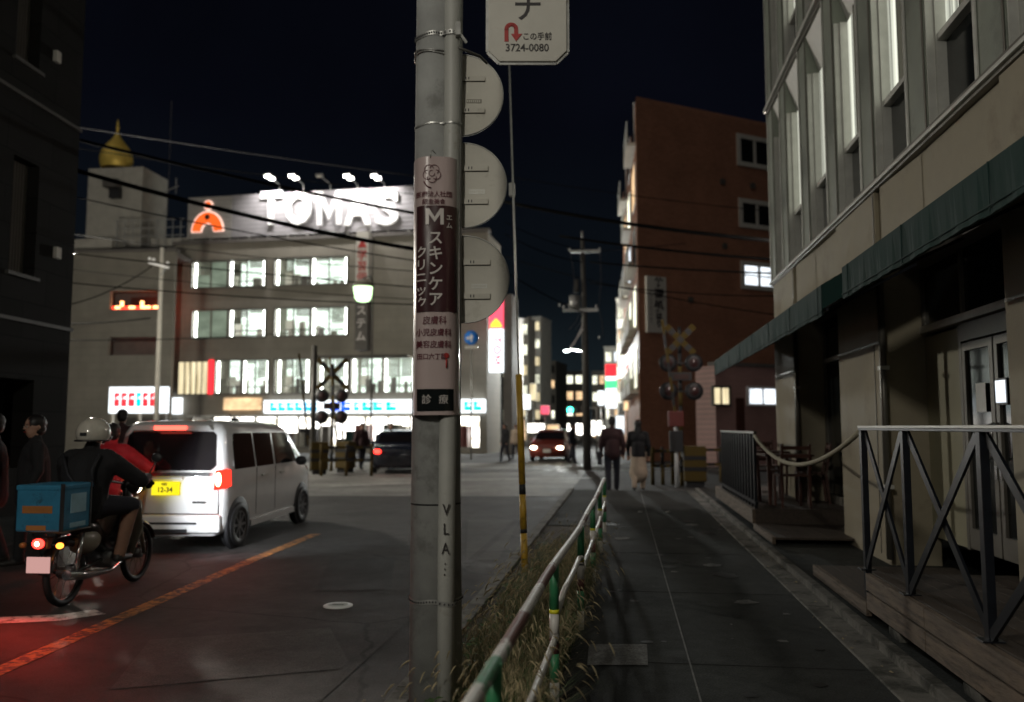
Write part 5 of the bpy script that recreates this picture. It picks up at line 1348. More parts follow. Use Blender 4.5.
# lit windows / wall behind the arrow sign belong to the school corner: white awning-like band
FAR = [(519, 424, 56, 5, 4, 'win_warm', 'small warm lit shop box above the two pedestrians right of the pink sign'), (526, 402, 66, 4, 7, 'signlit', 'narrow white lit sign low on the grey far block just right of the guy wire'),
    (536, 428, 70, 8, 4, 'win_shop', 'wide white shop light left of the oncoming car'), (533, 392, 74, 3, 8, 'win_yellow', 'upright yellow sign on the pale narrow far block'), (545, 410, 80, 4, 4, 'signpink', 'small pink lit sign above the oncoming car'),
    (553, 428, 85, 6, 3, 'win_warm', 'low warm shop light just right of the oncoming car'), (597, 428, 62, 5, 7, 'win_shop', 'white shopfront light between the far pole and the walking man'), (601, 398, 58, 3, 7, 'signlit', 'upright white sign left of the red and green tower'),
    (620, 425, 52, 4, 9, 'win_white', 'cool white shop light between the two walkers'), (627, 404, 50, 3, 6, 'win_warm', 'small warm sign above the walking woman on the pale slab')]
for px, py, d, hw_, hh_, m, lab in FAR:
    p = PD(px, py, d); k_ = d / FP; t = thing('shop_sign', lab, 'shop sign', p, 0, 'lit shop signs down the far street')
    MB().box(-hw_ * k_, hw_ * k_, -.1, .1, -hh_ * k_, hh_ * k_, m).build('lit_face', t); MB().box(-hw_ * k_ - .05, hw_ * k_ + .05, .11, .2, -hh_ * k_ - .05, hh_ * k_ + .05, 'steel').build('back', t)
    MB().tube([(0, .2, -hh_ * k_), (0, .2, RZ - p.z)], .05, 'steel', 6).build('post', t)
# far street lamp and signal
lp = PD(568, 351, 60)
t = thing('street_lamp', 'white street lamp glowing above the far street', 'street lamp', (lp.x + 1.3, lp.y, RZ)); z = lp.z - RZ
MB().tube([(0, 0, 0), (0, 0, z - .4), (-.2, 0, z), (-1.2, 0, z + .12)], .07, 'steel', 8).build('pole', t)
MB().ell((-1.4, 0, z), (.2, .12, .07), 'lampwhite').build('lamp_head', t)
ld = bpy.data.lights.new('street_light', 'POINT'); ld.energy = 5000; ld.color = (.95, 1, .97); ld.shadow_soft_size = .3
lo = bpy.data.objects.new('street_light', ld); COL.objects.link(lo); lo.parent = t; lo.location = (-1.4, 0, z - .3)
lp = PD(580, 410, 42)
t = thing('traffic_signal', 'horizontal traffic signal showing green over the far street', 'traffic signal', (lp.x + .8, lp.y, RZ)); z = lp.z - RZ
MB().tube([(0, 0, 0), (0, 0, z + .1), (-1.5, 0, z + .1)], .05, 'steel', 8).build('pole', t)
MB().box(-1.5, -.35, -.08, .08, z - .17, z + .17, 'greydark').build('housing', t, bevel=.05)
for k, m in enumerate(('siggreen', 'dark', 'dark')):
    x = -1.28 + .36 * k; g = MB(); g.lathe([(0, .02), (.14, .0), (.15, -.03)], (0, 0, 0), m, 20, Matrix.Translation((x, -.1, z)) @ Matrix.Rotation(R(90), 4, 'X')); g.build('lens', t)
    g = MB(); g.tube([(x + .16 * math.cos(a), -.19, z + .16 * math.sin(a)) for a in [R(20 + 14 * q) for q in range(11)]], .012, 'dark', 6); g.build('hood', t)

# ------------------------------------------------------------------ far utility pole with transformer
def crossarm(g, z, w, y=0): g.box(-w, w, y - .05, y + .05, z - .05, z + .05, 'steel')
d = 31; b = GD(587, d, RZ); zq = lambda py: PY(585, py, b.y).z - RZ
t = thing('utility_pole', 'far concrete utility pole with crossarms and a transformer against the night sky', 'utility pole', b)
g = MB(); g.tube([(0, 0, 0), (-.06, 0, zq(330)), (-.12, 0, zq(240))], [.15, .11, .075], 'darkpole', 18); g.build('pole', t)
g = MB(); g.tube([(-.12, 0, zq(240)), (-.12, 0, zq(231))], .05, 'steel', 10); g.build('top_spike', t)
g = MB(); crossarm(g, zq(252), .56, -.12); crossarm(g, zq(311), .0, 0); g.box(-.85, .45, -.17, -.07, zq(312), zq(309), 'steel')
g.bar((-.1, -.1, zq(329)), (-.6, -.2, zq(349)), .05, .05, 'steel'); g.bar((-.12, -.1, zq(325)), (-.45, -.2, zq(345)), .04, .04, 'steel'); g.build('crossarm', t)
for x, py in ((-.56, 250), (.54, 250), (-.8, 307), (-.6, 306), (.4, 307), (-.95, 305), (.5, 338)):
    g = MB(); g.lathe([(.02, -.06), (.05, -.03), (.03, 0), (.05, .03), (.02, .06), (0, .07)], (x - .02, -.12, zq(py)), 'steel', 10); g.build('insulator', t)
g = MB(); g.cyl((-.42, -.1, zq(310)), (-.42, -.1, zq(296)), .2, 'steel', n=18); g.cyl((-.35, -.1, zq(293)), (-.35, -.1, zq(280)), .10, 'darkpole', n=12); g.build('transformer', t)
g = MB()
for (x0, y0, x1, y1) in ((-.56, 252, -.42, 292), (-.42, 296, -.7, 305), (.54, 252, .5, 305), (.45, 305, .62, 338), (-.2, 312, -.62, 330), (-.4, 330, -.1, 312)):
    a = Vector((x0, -.16, zq(y0))); e = Vector((x1, -.2, zq(y1))); g.tube([a, a.lerp(e, .5) + Vector((.05, 0, -.05)), e], .016, 'cablegrey', 6)
g.build('jumper_wires', t)
# small pole in front of the balcony block
d = 42; b = GD(156, d, RZ); zq = lambda py: PY(155, py, b.y).z - RZ
t = thing('utility_pole', 'slim pale utility pole in front of the red-lit balcony', 'utility pole', b)
g = MB(); g.tube([(0, 0, 0), (-.02, 0, zq(248))], [.14, .10], 'pale', 14); g.build('pole', t)
g = MB(); g.bar((-.65, -.1, zq(263)), (.42, -.1, zq(268.5)), .09, .1, 'letterwhite'); g.bar((0, -.1, zq(276)), (.3, -.1, zq(268)), .04, .04, 'steel'); g.build('crossarm', t)
for x, py in ((-.62, 259), (-.4, 260), (.36, 264)): g = MB(); g.lathe([(.03, -.06), (.08, -.02), (.08, .04), (0, .1)], (x, -.1, zq(py)), 'letterwhite', 10); g.build('insulator', t)
# railway posts
for px, d, yt, lab in ((313, 30, 345, 'dark steel railway post left of the yellow and black crossbuck'),):
    b = GD(px, d, RZ); t = thing('railway_post', lab, 'post', b); zz_ = PD(px, yt, d).z - RZ
    MB().tube([(0, 0, 0), (0, 0, zz_)], .10, 'darkpole', 12).build('post', t)
    g = MB(); g.box(-.1, 3.4, -.05, .05, zz_ - .45, zz_ - .35, 'darkpole'); g.box(-.5, 2.4, -.05, .05, zz_ + .25 - .5, zz_ - .12, 'darkpole') if False else None; g.build('bracket', t)

# ------------------------------------------------------------------ level-crossing signals
def stripes(g, p0, p1, w, th, n, up=(0, 0, 1)):
    p0 = Vector(p0); p1 = Vector(p1)
    for k in range(n): g.bar(p0.lerp(p1, k / n), p0.lerp(p1, (k + 1) / n), w, th, 'yellow' if k % 2 == 0 else 'black', up)
def crossing_signal(name, label, px, d, yx, half, s_, arrow=True):
    b = GD(px, d, RZ); t = thing(name, label, 'crossing signal', b, PS); zq = lambda py: PY(px, py, b.y).z - RZ
    top = zq(yx) + .35
    g = MB(); n = int(top / .35)
    for k in range(n): g.cyl((0, 0, top * k / n), (0, 0, top * (k + 1) / n), .055, 'black' if k % 2 or k > 8 else 'yellow', n=12)
    g.build('post', t)
    zc = zq(yx); a = half * d / FP
    for s2 in (-1, 1):
        g = MB(); stripes(g, (-a * s2, -.1 - .015 * s2, zc - a), (a * s2, -.1 - .015 * s2, zc + a), .02, .17, 7, (0, 0, 1)); g.build('cross_arm', t)
    for k, (x, z) in enumerate(((-.34, zc - a - .25), (.34, zc - a - .25), (-.34, zc - a - 1.0), (.34, zc - a - 1.0))):
        g = MB(); X = Matrix.Translation((x, -.12, z)) @ Matrix.Rotation(R(90), 4, 'X')
        g.lathe([(0, -.1), (.10, -.1), (.13, 0), (.24, .0), (.24, .03), (.12, .03)], (0, 0, 0), 'dark', 20, X); o = g.build('signal_lamp', t)
        MB().lathe([(0, .06), (.08, .05), (.12, .03)], (0, 0, 0), 'redlens', 16, X).build('lens', o)
    g = MB(); g.bar((-.34, -.05, zc - a - .25), (.34, -.05, zc - a - .25), .04, .04, 'dark'); g.bar((-.34, -.05, zc - a - 1), (.34, -.05, zc - a - 1), .04, .04, 'dark'); g.build('lamp_bracket', t)
    if arrow:
        g = MB(); g.box(-.28, .28, -.16, -.02, zc - a - .72, zc - a - .5, 'dark'); o = g.build('direction_box', t)
        MB().box(-.2, .2, -.175, -.161, zc - a - .68, zc - a - .56, 'redlens').build('lens', o)
    return t
crossing_signal('crossing_signal', 'yellow and black level-crossing signal before the brown and pink walls on the right', 681, 22.5, 340, 14, 1)
crossing_signal('crossing_signal', 'yellow and black level-crossing signal in front of the school building windows', 332, 30, 374, 15, 1)
def gate_machine(label, px, d, w, rz=0., arm=True):
    b = GD(px, d, RZ); t = thing('crossing_gate', label, 'crossing gate', b, rz)
    MB().box(-.28, .28, -.22, .22, .15, 1.05, 'yellow').build('housing', t, bevel=.03)
    MB().box(-.22, .22, -.17, .17, 0, .15, 'black').build('base', t)
    g = MB(); g.box(-.285, .285, -.226, .226, .42, .52, 'black'); g.box(-.285, .285, -.226, .226, .70, .80, 'black'); g.build('black_band', t)
    MB().box(-.34, -.281, -.05, .05, .78, 1.15, 'steel').build('crank', t)
    if arm:
        g = MB(); stripes(g, (-.36, 0, .95), (-.36 - w * .12, 0, .95 + w), .05, .07, 9, (1, 0, 0)); g.build('barrier_arm', t)
    return t
gate_machine('yellow crossing gate machine under the right-hand signal, its striped arm raised', 694, 22, 3.4)
gate_machine('yellow crossing gate machine behind the roof of the white van', 320, 28, 3.0, .4)
gate_machine('yellow crossing gate machine right of the left-hand crossing signal', 346, 29, 3.0, -.3)
# low striped guard fences by the crossing
def strfence(label, px0, px1, d, hgt=1.0):
    a = GD(px0, d, RZ); b = GD(px1, d, RZ); F = Face(a, b); t = thing('striped_fence', label, 'fence', F.A, F.rz)
    n = max(2, int(F.len / .9))
    for k in range(n + 1): u = F.len * k / n; g = MB(); g.cyl((u, 0, 0), (u, 0, .5), .05, 'yellow', n=10); g.cyl((u, 0, .5), (u, 0, hgt), .05, 'black' if k % 2 else 'yellow', n=10); g.build('post', t)
    for z in (hgt - .1, hgt - .5): g = MB(); stripes(g, (0, -.06, z), (F.len, -.06, z), .03, .08, max(4, n * 3)); g.build('fence_rail', t)
strfence('yellow and black crossing fence between the gate machines behind the van', 322, 372, 27)
strfence('yellow and black crossing fence behind the walking woman, right of the pavement', 652, 672, 23)
strfence('yellow and black crossing fence between the right signal and the slatted fence', 700, 740, 24)
t = thing('emergency_button_post', 'short red and white post under the right-hand crossing signal', 'post', GD(676, 22, RZ))
MB().cyl((0, 0, 0), (0, 0, 1.9), .05, 'letterwhite').build('post', t); MB().box(-.2, .2, -.14, .06, 1.55, 1.95, 'conered').build('box', t, bevel=.02); MB().box(-.17, .17, -.12, .06, .9, 1.45, 'dark').build('control_box', t, bevel=.02)
# ================================================================== PEOPLE
class Body:
    def __init__(s): s.p = []
    def cap(s, a, b, r0, r1, m): s.p.append((Vector(a), Vector(b), r0, r1, m)); return s
    def ball(s, c, r, m, sc=(1, 1, 1)): s.p.append((Vector(c), Vector(c), r, sc, m)); return s
    def dist(s, q, p):
        a, b, r0, r1, m = p
        if isinstance(r1, tuple):
            v = q - a; return math.sqrt((v.x / r1[0]) ** 2 + (v.y / r1[1]) ** 2 + (v.z / r1[2]) ** 2) - r0
        ab = b - a; t_ = max(0, min(1, (q - a).dot(ab) / max(1e-9, ab.length_squared))); return (q - (a + ab * t_)).length - (r0 + (r1 - r0) * t_)
    def build(s, name, parent, vox=.014, rough=0., hz=9.):
        g = MB()
        for a, b, r0, r1, m in s.p:
            if isinstance(r1, tuple): g.ell(a, (r0 * r1[0], r0 * r1[1], r0 * r1[2]), m, 16, 12)
            else:
                dd = (b - a); Lh = dd.length; dn = dd.normalized() if Lh > 1e-6 else Vector((0, 0, 1)); P = []; Rr = []
                for k in range(5): ang = math.pi / 2 * k / 4; P.append(a - dn * r0 * math.cos(ang)); Rr.append(max(.0006, r0 * math.sin(ang)))
                for k in range(1, 4): P.append(a.lerp(b, k / 4)); Rr.append(r0 + (r1 - r0) * k / 4)
                for k in range(5): ang = math.pi / 2 * (1 - k / 4); P.append(b + dn * r1 * math.cos(ang)); Rr.append(max(.0006, r1 * math.sin(ang)))
                g.tube(P, Rr, m, 14)
        mats = list(g.mats)
        o = g.build('tmp', None); r = o.modifiers.new('r', 'REMESH'); r.mode = 'VOXEL'; r.voxel_size = vox; r.use_smooth_shade = True
        sm = o.modifiers.new('s', 'SMOOTH'); sm.iterations = 3; sm.factor = .5
        COL.objects.unlink(o); me = TMP.evaluate(o); bpy.data.objects.remove(o)
        me.materials.clear()
        for m in mats: me.materials.append(m)
        idx = {m.name: i for i, m in enumerate(mats)}
        import numpy as np
        nf = len(me.polygons); C_ = np.empty(nf * 3); me.polygons.foreach_get('center', C_); C_ = C_.reshape(-1, 3); bd = np.full(nf, 1e9); bi = np.zeros(nf, int)
        for a, b, r0, r1, m in s.p:
            a_ = np.array(a); ab = np.array(b) - a_
            if isinstance(r1, tuple): dd = np.sqrt((((C_ - a_) / np.array(r1)) ** 2).sum(1)) - r0
            else:
                tt = np.clip((C_ - a_) @ ab / max(1e-9, ab @ ab), 0, 1); dd = np.linalg.norm(C_ - a_ - tt[:, None] * ab, axis=1) - (r0 + (r1 - r0) * tt)
            q = dd < bd; bd[q] = dd[q]; bi[q] = idx[M[m].name]
        me.polygons.foreach_set('material_index', bi.tolist()); me.polygons.foreach_set('use_smooth', [True] * nf)
        if rough:
            nr = [v.normal.copy() for v in me.vertices]; cs = [v.co.copy() for v in me.vertices]
            for v, q, nn_ in zip(me.vertices, cs, nr):
                k = math.sin(q.x * 23 + 3 * math.sin(q.z * 17)) * math.sin(q.z * 29 + 2 * math.sin(q.y * 19)) + .55 * math.sin(q.z * 61 + 4 * math.sin(q.x * 21 + q.y * 13)) * math.sin(q.y * 33 + q.x * 27)
                if q.z > hz: k = 0; v.co = q + nn_ * rough * k
        me.name = name; ob = bpy.data.objects.new(name, me); COL.objects.link(ob); ob.parent = parent; return ob

def hand(b, w, dirv, m='skin', curl=.4, side=1):
    """palm with four unequal fingers and a thumb from wrist w along dirv"""
    d = Vector(dirv).normalized(); up = Vector((0, 0, 1)) if abs(d.z) < .8 else Vector((0, 1, 0)); s_ = d.cross(up).normalized(); n = s_.cross(d)
    w = Vector(w); b.cap(w, w + d * .05, .026, .034, m)
    for k, L_ in enumerate((.062, .072, .068, .052)):
        o = w + d * .075 + s_ * (-.030 + .020 * k); m1 = o + (d * (1 - curl * .3) - n * curl) .normalized() * L_ * .55; b.cap(w + d * .04 + s_ * (-.024 + .016 * k), o, .011, .0095, m); b.cap(o, m1, .0095, .009, m); b.cap(m1, m1 + (d * (1 - curl) - n * curl * 1.6).normalized() * L_ * .45, .009, .0075, m)
    th = w + d * .02 + s_ * side * -.03; b.cap(th, th + (d * .7 - s_ * side * .7).normalized() * .04, .013, .011, m); b.cap(th + (d * .7 - s_ * side * .7).normalized() * .04, th + (d * .7 - s_ * side * .7).normalized() * .04 + d * .028, .011, .009, m)

def face_parts(t, c, yaw=0., hairlen=0., hat=False):
    """head features around centre c, facing local +y rotated by yaw"""
    X = Matrix.Translation(c) @ Matrix.Rotation(yaw, 4, 'Z')
    g = MB()
    for sx in (-1, 1): g.ell((sx * .033, .090, .005), (.010, .007, .005), 'signwhite', 10, 6, X); g.ell((sx * .033, .098, .005), (.006, .004, .006), 'hair', 8, 6, X); g.bar(X @ Vector((sx * .02, .096, .028)), X @ Vector((sx * .05, .088, .030)), .006, .006, 'hair')
    g.build('eyes', t)
    g = MB(); g.bar(X @ Vector((-.022, .093, -.050)), X @ Vector((.022, .093, -.050)), .008, .008, 'inkred'); g.build('mouth', t)

def head(b, c, yaw=0., m='skin'):
    X = Matrix.Rotation(yaw, 3, 'Z'); c = Vector(c)
    b.ball(c + Vector((0, 0, .02)), .098, m, (.80, .95, 1.05)); b.ball(c + X @ Vector((0, .022, -.045)), .07, m, (.85, .9, 1))
    b.cap(c + X @ Vector((0, .088, .012)), c + X @ Vector((0, .108, -.018)), .009, .014, m)
    for sx in (-1, 1): b.ball(c + X @ Vector((sx * .080, -.005, -.002)), .024, m, (.4, .8, 1.1))

def hair_mesh(t, c, yaw, long=False, name='hair'):
    g = MB(); X = Matrix.Translation(c) @ Matrix.Rotation(yaw, 4, 'Z')
    g.ell((0, -.018, .038), (.090, .100, .095), 'hair', 18, 12, X); g.ell((0, -.035, -.01), (.084, .078, .085), 'hair', 16, 10, X)
    if long: g.ell((0, -.055, -.14), (.095, .055, .20), 'hair', 16, 12, X); g.ell((0, -.06, -.26), (.085, .05, .16), 'hair', 16, 12, X)
    o = g.build(name, t)
    nr = [v.normal.copy() for v in o.data.vertices]
    for v, nn_ in zip(o.data.vertices, nr): v.co += nn_ * .004 * math.sin(v.co.x * 140 + v.co.z * 20)
    return o

def walker(name, label, loc, rz, h=1.72, top='cloth_black', legs='cloth_navy', stride=.2, skirt=False, long=False, headyaw=0., bag=None, coat=False, arms=.1, group=None, vox=.014):
    t = thing(name, label, 'person', loc, rz, group); k = h / 1.72; b = Body()
    hip = Vector((0, 0, .93)) * k; sh = 1.40 * k; nk = 1.47 * k; hc = Vector((0, .015, 1.605)) * k
    for s_ in (-1, 1):
        st = stride * s_
        H = hip + Vector((s_ * .09, 0, -.02)) * k; Kn = Vector((s_ * .10, st * .55 + .03, .50)) * k; An = Vector((s_ * .095, st - (.06 if st < 0 else 0), .09 + (.03 if st < 0 else 0))) * k
        b.cap(H, Kn, .105 * k, .078 * k, legs); b.cap(Kn, An, .076 * k, .062 * k, legs)
        b.cap(An + Vector((0, -.03, -.045)), An + Vector((0, .15, -.058 + (-.0 if st >= 0 else -.02))), .036, .030, 'shoe')
        # arms
        S = Vector((s_ * .185, 0, sh - .03)) ; S = Vector((s_ * .185 * k, 0, sh - .02)); El = S + Vector((s_ * .07, -st * arms * 1.2 - .02, -.28)) * k; Wr = El + Vector((s_ * .0, -st * arms + .09, -.23)) * k
        b.cap(S, El, .075 * k, .062 * k, top); b.cap(El, Wr, .060 * k, .044 * k, top); hand(b, Wr, (0, .25, -1), side=s_)
    b.ball(hip + Vector((0, -.01, .02)), .15 * k, legs, (1.05, .82, .85)); b.ball(Vector((0, 0, 1.12 * k)), .17 * k, top, (1.1, .85, 1.15)); b.ball(Vector((0, 0, 1.28 * k)), .19 * k, top, (1.14, .78, .9))
    b.cap(Vector((-.14, 0, sh)), Vector((.14, 0, sh)), .062 * k, .062 * k, top)
    if coat: b.cap(Vector((0, 0, 1.2 * k)), Vector((0, 0, .78 * k)), .17 * k, .19 * k, top)
    else: b.cap(Vector((0, 0, 1.1 * k)), Vector((0, 0, .90 * k)), .175 * k, .185 * k, top)
    if skirt: b.cap(Vector((0, 0, .95 * k)), Vector((0, 0.0, .42 * k)), .15 * k, .23 * k, legs)
    b.cap(Vector((0, .0, nk - .05)), Vector((0, .01, nk + .06)), .055, .05, 'skin'); b.cap(Vector((0, -.005, nk - .05)), Vector((0, -.002, nk - .0)), .075, .062, top)
    head(b, hc, headyaw)
    b.build('body', t, vox, .007, nk + .04); face_parts(t, hc, headyaw); hair_mesh(t, hc, headyaw, long)
    if bag:
        s_ = bag; g = MB(); g.box(s_ * .30 - .05, s_ * .30 + .05, -.16, .18, .62 * k, .92 * k, 'bag'); g.tube([(s_ * .28, -.12, .92 * k), (s_ * .24, 0, 1.1 * k), (s_ * .18, 0, sh + .05), (s_ * .26, .1, 1.1 * k), (s_ * .28, .14, .92 * k)], .010, 'bag', 6); g.build('shoulder_bag', t, bevel=.02)
    return t
# two walkers on the far pavement, seen from behind
wd0 = 20.2
walker('person', 'man walking away in a maroon jacket and dark trousers, hand near a bag', GD(612, wd0, -.10), .03, 1.76, 'cloth_maroon', 'cloth_navy', .17, bag=-1, coat=False)
walker('person', 'long-haired woman walking away in a black coat and wide beige skirt', GD(638, wd0 + .3, -.10), -.05, 1.68, 'cloth_black', 'cloth_beige', .2, skirt=True, long=True, coat=False)
walker('person', 'pedestrian in black with bowed dark-haired head behind the blue delivery box', GD(36, 8.9, 0), math.pi * .75, 1.52, 'cloth_black', 'cloth_black', .1, coat=True, headyaw=.3)
walker('person', 'pedestrian in dark clothes cut off by the left edge of the view', GD(-6, 9.0, 0), math.pi * .7, 1.54, 'cloth_black', 'cloth_black', .1, coat=True)
walker('person', 'bystander in brown-black clothes just left of the van roof', GD(122, 14.5, RZ), .2, 1.84, 'cloth_maroon', 'cloth_navy', .05)
for i, (px, d, c, lab) in enumerate(((391, 31, 'cloth_black', 'small far pedestrian in black left of the utility pole'), (505, 38, 'cloth_black', 'small far pedestrian in black in front of the pink sign corner'), (516, 40, 'cloth_beige', 'small far pedestrian in a pale top beyond the guy wire'), (572, 36, 'cloth_navy', 'small far pedestrian between the oncoming car and the far pole'), (362, 31, 'cloth_maroon', 'small far pedestrian in maroon right of the left crossing signal'))):
    walker('person', lab, GD(px, d, RZ), rnd.uniform(0, 6), 1.68, c, 'cloth_navy', .15, vox=.025)

# ================================================================== VEHICLES
def loft(sts, sec, m, g):
    V = []; n = None
    for st in sts:
        pts = sec(st); n = len(pts); V += pts
    F_ = []
    for i in range(len(sts) - 1):
        for k in range(n): F_.append((i * n + k, i * n + (k + 1) % n, (i + 1) * n + (k + 1) % n, (i + 1) * n + k))
    F_.append(tuple(range(n))[::-1]); F_.append(tuple((len(sts) - 1) * n + k for k in range(n)))
    g.add(V, F_, m, True); return g
def wheel(t, x, y, r, side, w=.16):
    X = Matrix.Translation((x, y, r)) @ Matrix.Rotation(R(90) * side, 4, 'Y')
    g = MB(); g.lathe([(r * .62, -w / 2), (r * .95, -w / 2), (r, -w * .35), (r, w * .35), (r * .95, w / 2), (r * .64, w / 2), (r * .60, w * .3), (r * .6, -w / 2)], (0, 0, 0), 'black', 36, X); wl = g.build('wheel', t)
    g = MB(); g.lathe([(r * .61, w * .44), (r * .56, w * .28), (0, w * .30)], (0, 0, 0), 'dark', 30, X)
    for k in range(8):
        a = k * math.pi / 4; g.bar(X @ Vector((math.cos(a) * r * .08, math.sin(a) * r * .08, w * .38)), X @ Vector((math.cos(a) * r * .6, math.sin(a) * r * .6, w * .42)), r * .11, .012, 'rim', X.to_3x3() @ Vector((0, 0, 1)))
    g.lathe([(r * .63, w * .47), (r * .57, w * .45)], (0, 0, 0), 'rim', 30, X); g.lathe([(r * .13, w * .44), (0, w * .46)], (0, 0, 0), 'rim', 12, X); g.build('rim', wl); return wl

def van(loc, rz):
    t = thing('minivan', 'small white box-shaped van with glowing tail lamps and a yellow plate', 'van', loc, rz)
    H = 1.62; ZB = .2
    def hw(z): return .735 if z < .92 else .735 - (z - .92) / (H - .92) * .115
    # stations along y (0 rear .. 3.38 front): y, roof height, width factor, lean
    sts = [(0.0, H - .10, .93, .14), (.035, H - .035, .975, .13), (.12, H - .005, 1, .10), (.6, H + .01, 1, 0), (1.4, H + .01, 1, 0), (2.1, H - .02, 1, 0), (2.42, H - .10, 1, 0), (2.72, 1.27, .99, 0), (2.95, 1.02, .98, 0), (3.15, .94, .96, 0), (3.3, .86, .93, 0), (3.38, .70, .86, 0)]
    def sec(st):
        y, zt, wf, ln = st; P = []
        zs_ = [(.0, ZB), (.86, ZB), (.97, ZB + .06), (1, ZB + .16)]
        pts = [(f * .735 * wf, z) for f, z in zs_]
        zb = min(.92, zt - .12)
        pts += [(hw(.6) * wf, min(.6, zb)), (hw(zb) * wf, zb), (hw((zb + zt) / 2) * wf, (zb + zt) / 2), (hw(zt - .12) * wf, zt - .12 if zt - .12 > zb else zb + .01), (hw(zt) * wf - .03, zt - .04), (hw(zt) * wf - .11, zt - .006), (0, zt)]
        f = lambda x, z: (x, y + ln * max(0, (z - .85)) / .75, z)
        return [f(x, z) for x, z in pts] + [f(-x, z) for x, z in pts[-2:0:-1]]
    g = MB(); loft(sts, sec, 'vanwhite', g); body = g.build('body', t)
    rear = lambda z: .14 * max(0, z - .85) / .75
    def rpoly(name, poly, m, off=.012, th=.01, parent=t):
        g = MB(); V = [(x, rear(z) - off - th, z) for x, z in poly] + [(x, rear(z) - off + th, z) for x, z in poly]; n = len(poly)
        g.add(V, [tuple(range(n)), tuple(range(n, 2 * n))[::-1]] + [(i, (i + 1) % n, (i + 1) % n + n, i + n) for i in range(n)], m); return g.build(name, parent)
    rpoly('rear_window', [(-.54, 1.00), (.54, 1.00), (.60, 1.06), (.565, 1.44), (.52, 1.48), (-.52, 1.48), (-.565, 1.44), (-.60, 1.06)], 'carglass', .0)
    g = MB(); g.box(-.56, .56, -.035, .05, .93, .975, 'chrome'); g.build('chrome_strip', t, bevel=.008)
    rpoly('spoiler', [(-.52, 1.50), (.52, 1.50), (.48, 1.56), (-.48, 1.56)], 'vanwhite', .03, .05)
    g = MB(); g.box(-.2, .2, .02, .06, 1.50, 1.555, 'brakebar'); g.build('brake_light', t)
    g = MB(); g.box(-.17, .17, -.045, -.005, .70, .865, 'plateyellow'); pl_ = g.build('number_plate', t)
    g = MB(); g.text('480', .05, tx(-.01, -.047, .835), 'plateink', .001); g.text('12-34', .085, tx(0, -.047, .765), 'plateink', .002); g.build('plate_marks', pl_)
    g = MB(); g.box(-.20, .20, -.03, .0, .885, .92, 'vanwhite'); g.build('tailgate_handle', t, bevel=.01)
    for s_ in (-1, 1):
        g = MB(); x0, x1 = s_ * .60, s_ * .738
        g.add([(x0, -.02, .76), (x1, -.0, .78), (x1, .18, .80), (s_ * .62, -.02, 1.0), (s_ * .735, .03, 1.02), (s_ * .735, .16, 1.00)], [(0, 1, 4, 3), (1, 2, 5, 4), (3, 4, 5), (0, 2, 1), (0, 3, 5, 2)], 'taildull')
        l = g.build('tail_light', t)
        g = MB(); g.ell((s_ * .655, -.02, .89), (.035, .02, .085), 'tailcore'); g.build('bulb', l)
        g = MB(); g.box(min(s_ * .45, s_ * .68), max(s_ * .45, s_ * .68), -.045, -.01, .335, .375, 'redlens'); g.build('reflector', t)
        # side glass
        def spoly(name, poly, m, off=.004, par=t):
            g = MB(); V = [(s_ * (hw(z) + off), y, z) for y, z in poly] + [(s_ * (hw(z) - .02), y, z) for y, z in poly]; n = len(poly)
            g.add(V, [tuple(range(n)), tuple(range(n, 2 * n))[::-1]] + [(i, (i + 1) % n, (i + 1) % n + n, i + n) for i in range(n)], m); return g.build(name, par)
        spoly('quarter_window', [(.30, 1.0), (.95, 1.0), (.95, 1.46), (.40, 1.46), (.34, 1.42)], 'carglass')
        spoly('side_window', [(1.0, 1.0), (1.62, 1.0), (1.62, 1.46), (1.0, 1.46)], 'carglass')
        spoly('side_window', [(1.69, 1.0), (2.58, 1.0), (2.28, 1.42), (2.2, 1.46), (1.69, 1.46)], 'carglass')
        for y in (.97, 1.655): g = MB(); g.box(min(s_ * .733, s_ * .7385), max(s_ * .733, s_ * .7385), y - .004, y + .004, .36, .99, 'dark'); g.build('door_gap', t)
        for y in (1.12, 1.8): g = MB(); g.box(min(s_ * .738, s_ * .765), max(s_ * .738, s_ * .765), y, y + .16, .86, .89, 'silver'); g.build('door_handle', t, bevel=.006)
        g = MB(); g.ell((s_ * .85, 2.42, 1.02), (.09, .06, .075), 'dark'); g.build('wing_mirror', t)
        for y in (.42, 2.82):
            g = MB(); X = Matrix.Translation((s_ * .70, y, .30)) @ Matrix.Rotation(R(90) * s_, 4, 'Y'); g.lathe([(0, .042), (.335, .042), (.345, .036), (.345, 0)], (0, 0, 0), 'dark', 36, X); g.build('wheel_arch', t)
            wheel(t, s_ * .69, y, .285, s_, .15)
        spoly('sill', [(.8, .22), (2.45, .22), (2.45, .30), (.8, .30)], 'vanwhite', .012)
    g = MB(); g.box(-.70, .70, -.06, .1, .24, .46, 'vanwhite'); g.build('bumper', t, bevel=.03)
    g = MB(); g.box(-.5, .42, -.067, -.055, .345, .372, 'dark'); g.build('bumper_slot', t)
    for pts in ([(-.66, .47), (.66, .47)], [(-.66, .47), (-.655, .76)], [(.66, .47), (.655, .76)]):
        g = MB(); g.tube([(x, -.008, z) for x, z in pts], .006, 'dark', 6); g.build('tailgate_gap', t)
    g = MB(); g.box(-.50, -.30, -.03, -.0, .60, .625, 'chrome'); g.box(.34, .50, -.03, -.0, .60, .625, 'chrome'); g.build('badge', t)
    g = MB(); g.box(-.30, .30, -.075, -.055, .245, .29, 'dark'); g.build('lower_grille', t)
    g = MB(); g.tube([(.0, 1.8, H), (.0, 1.72, H + .12)], .006, 'dark', 6); g.ell((0, 1.9, H + .03), (.05, .12, .03), 'dark'); g.build('aerial', t)
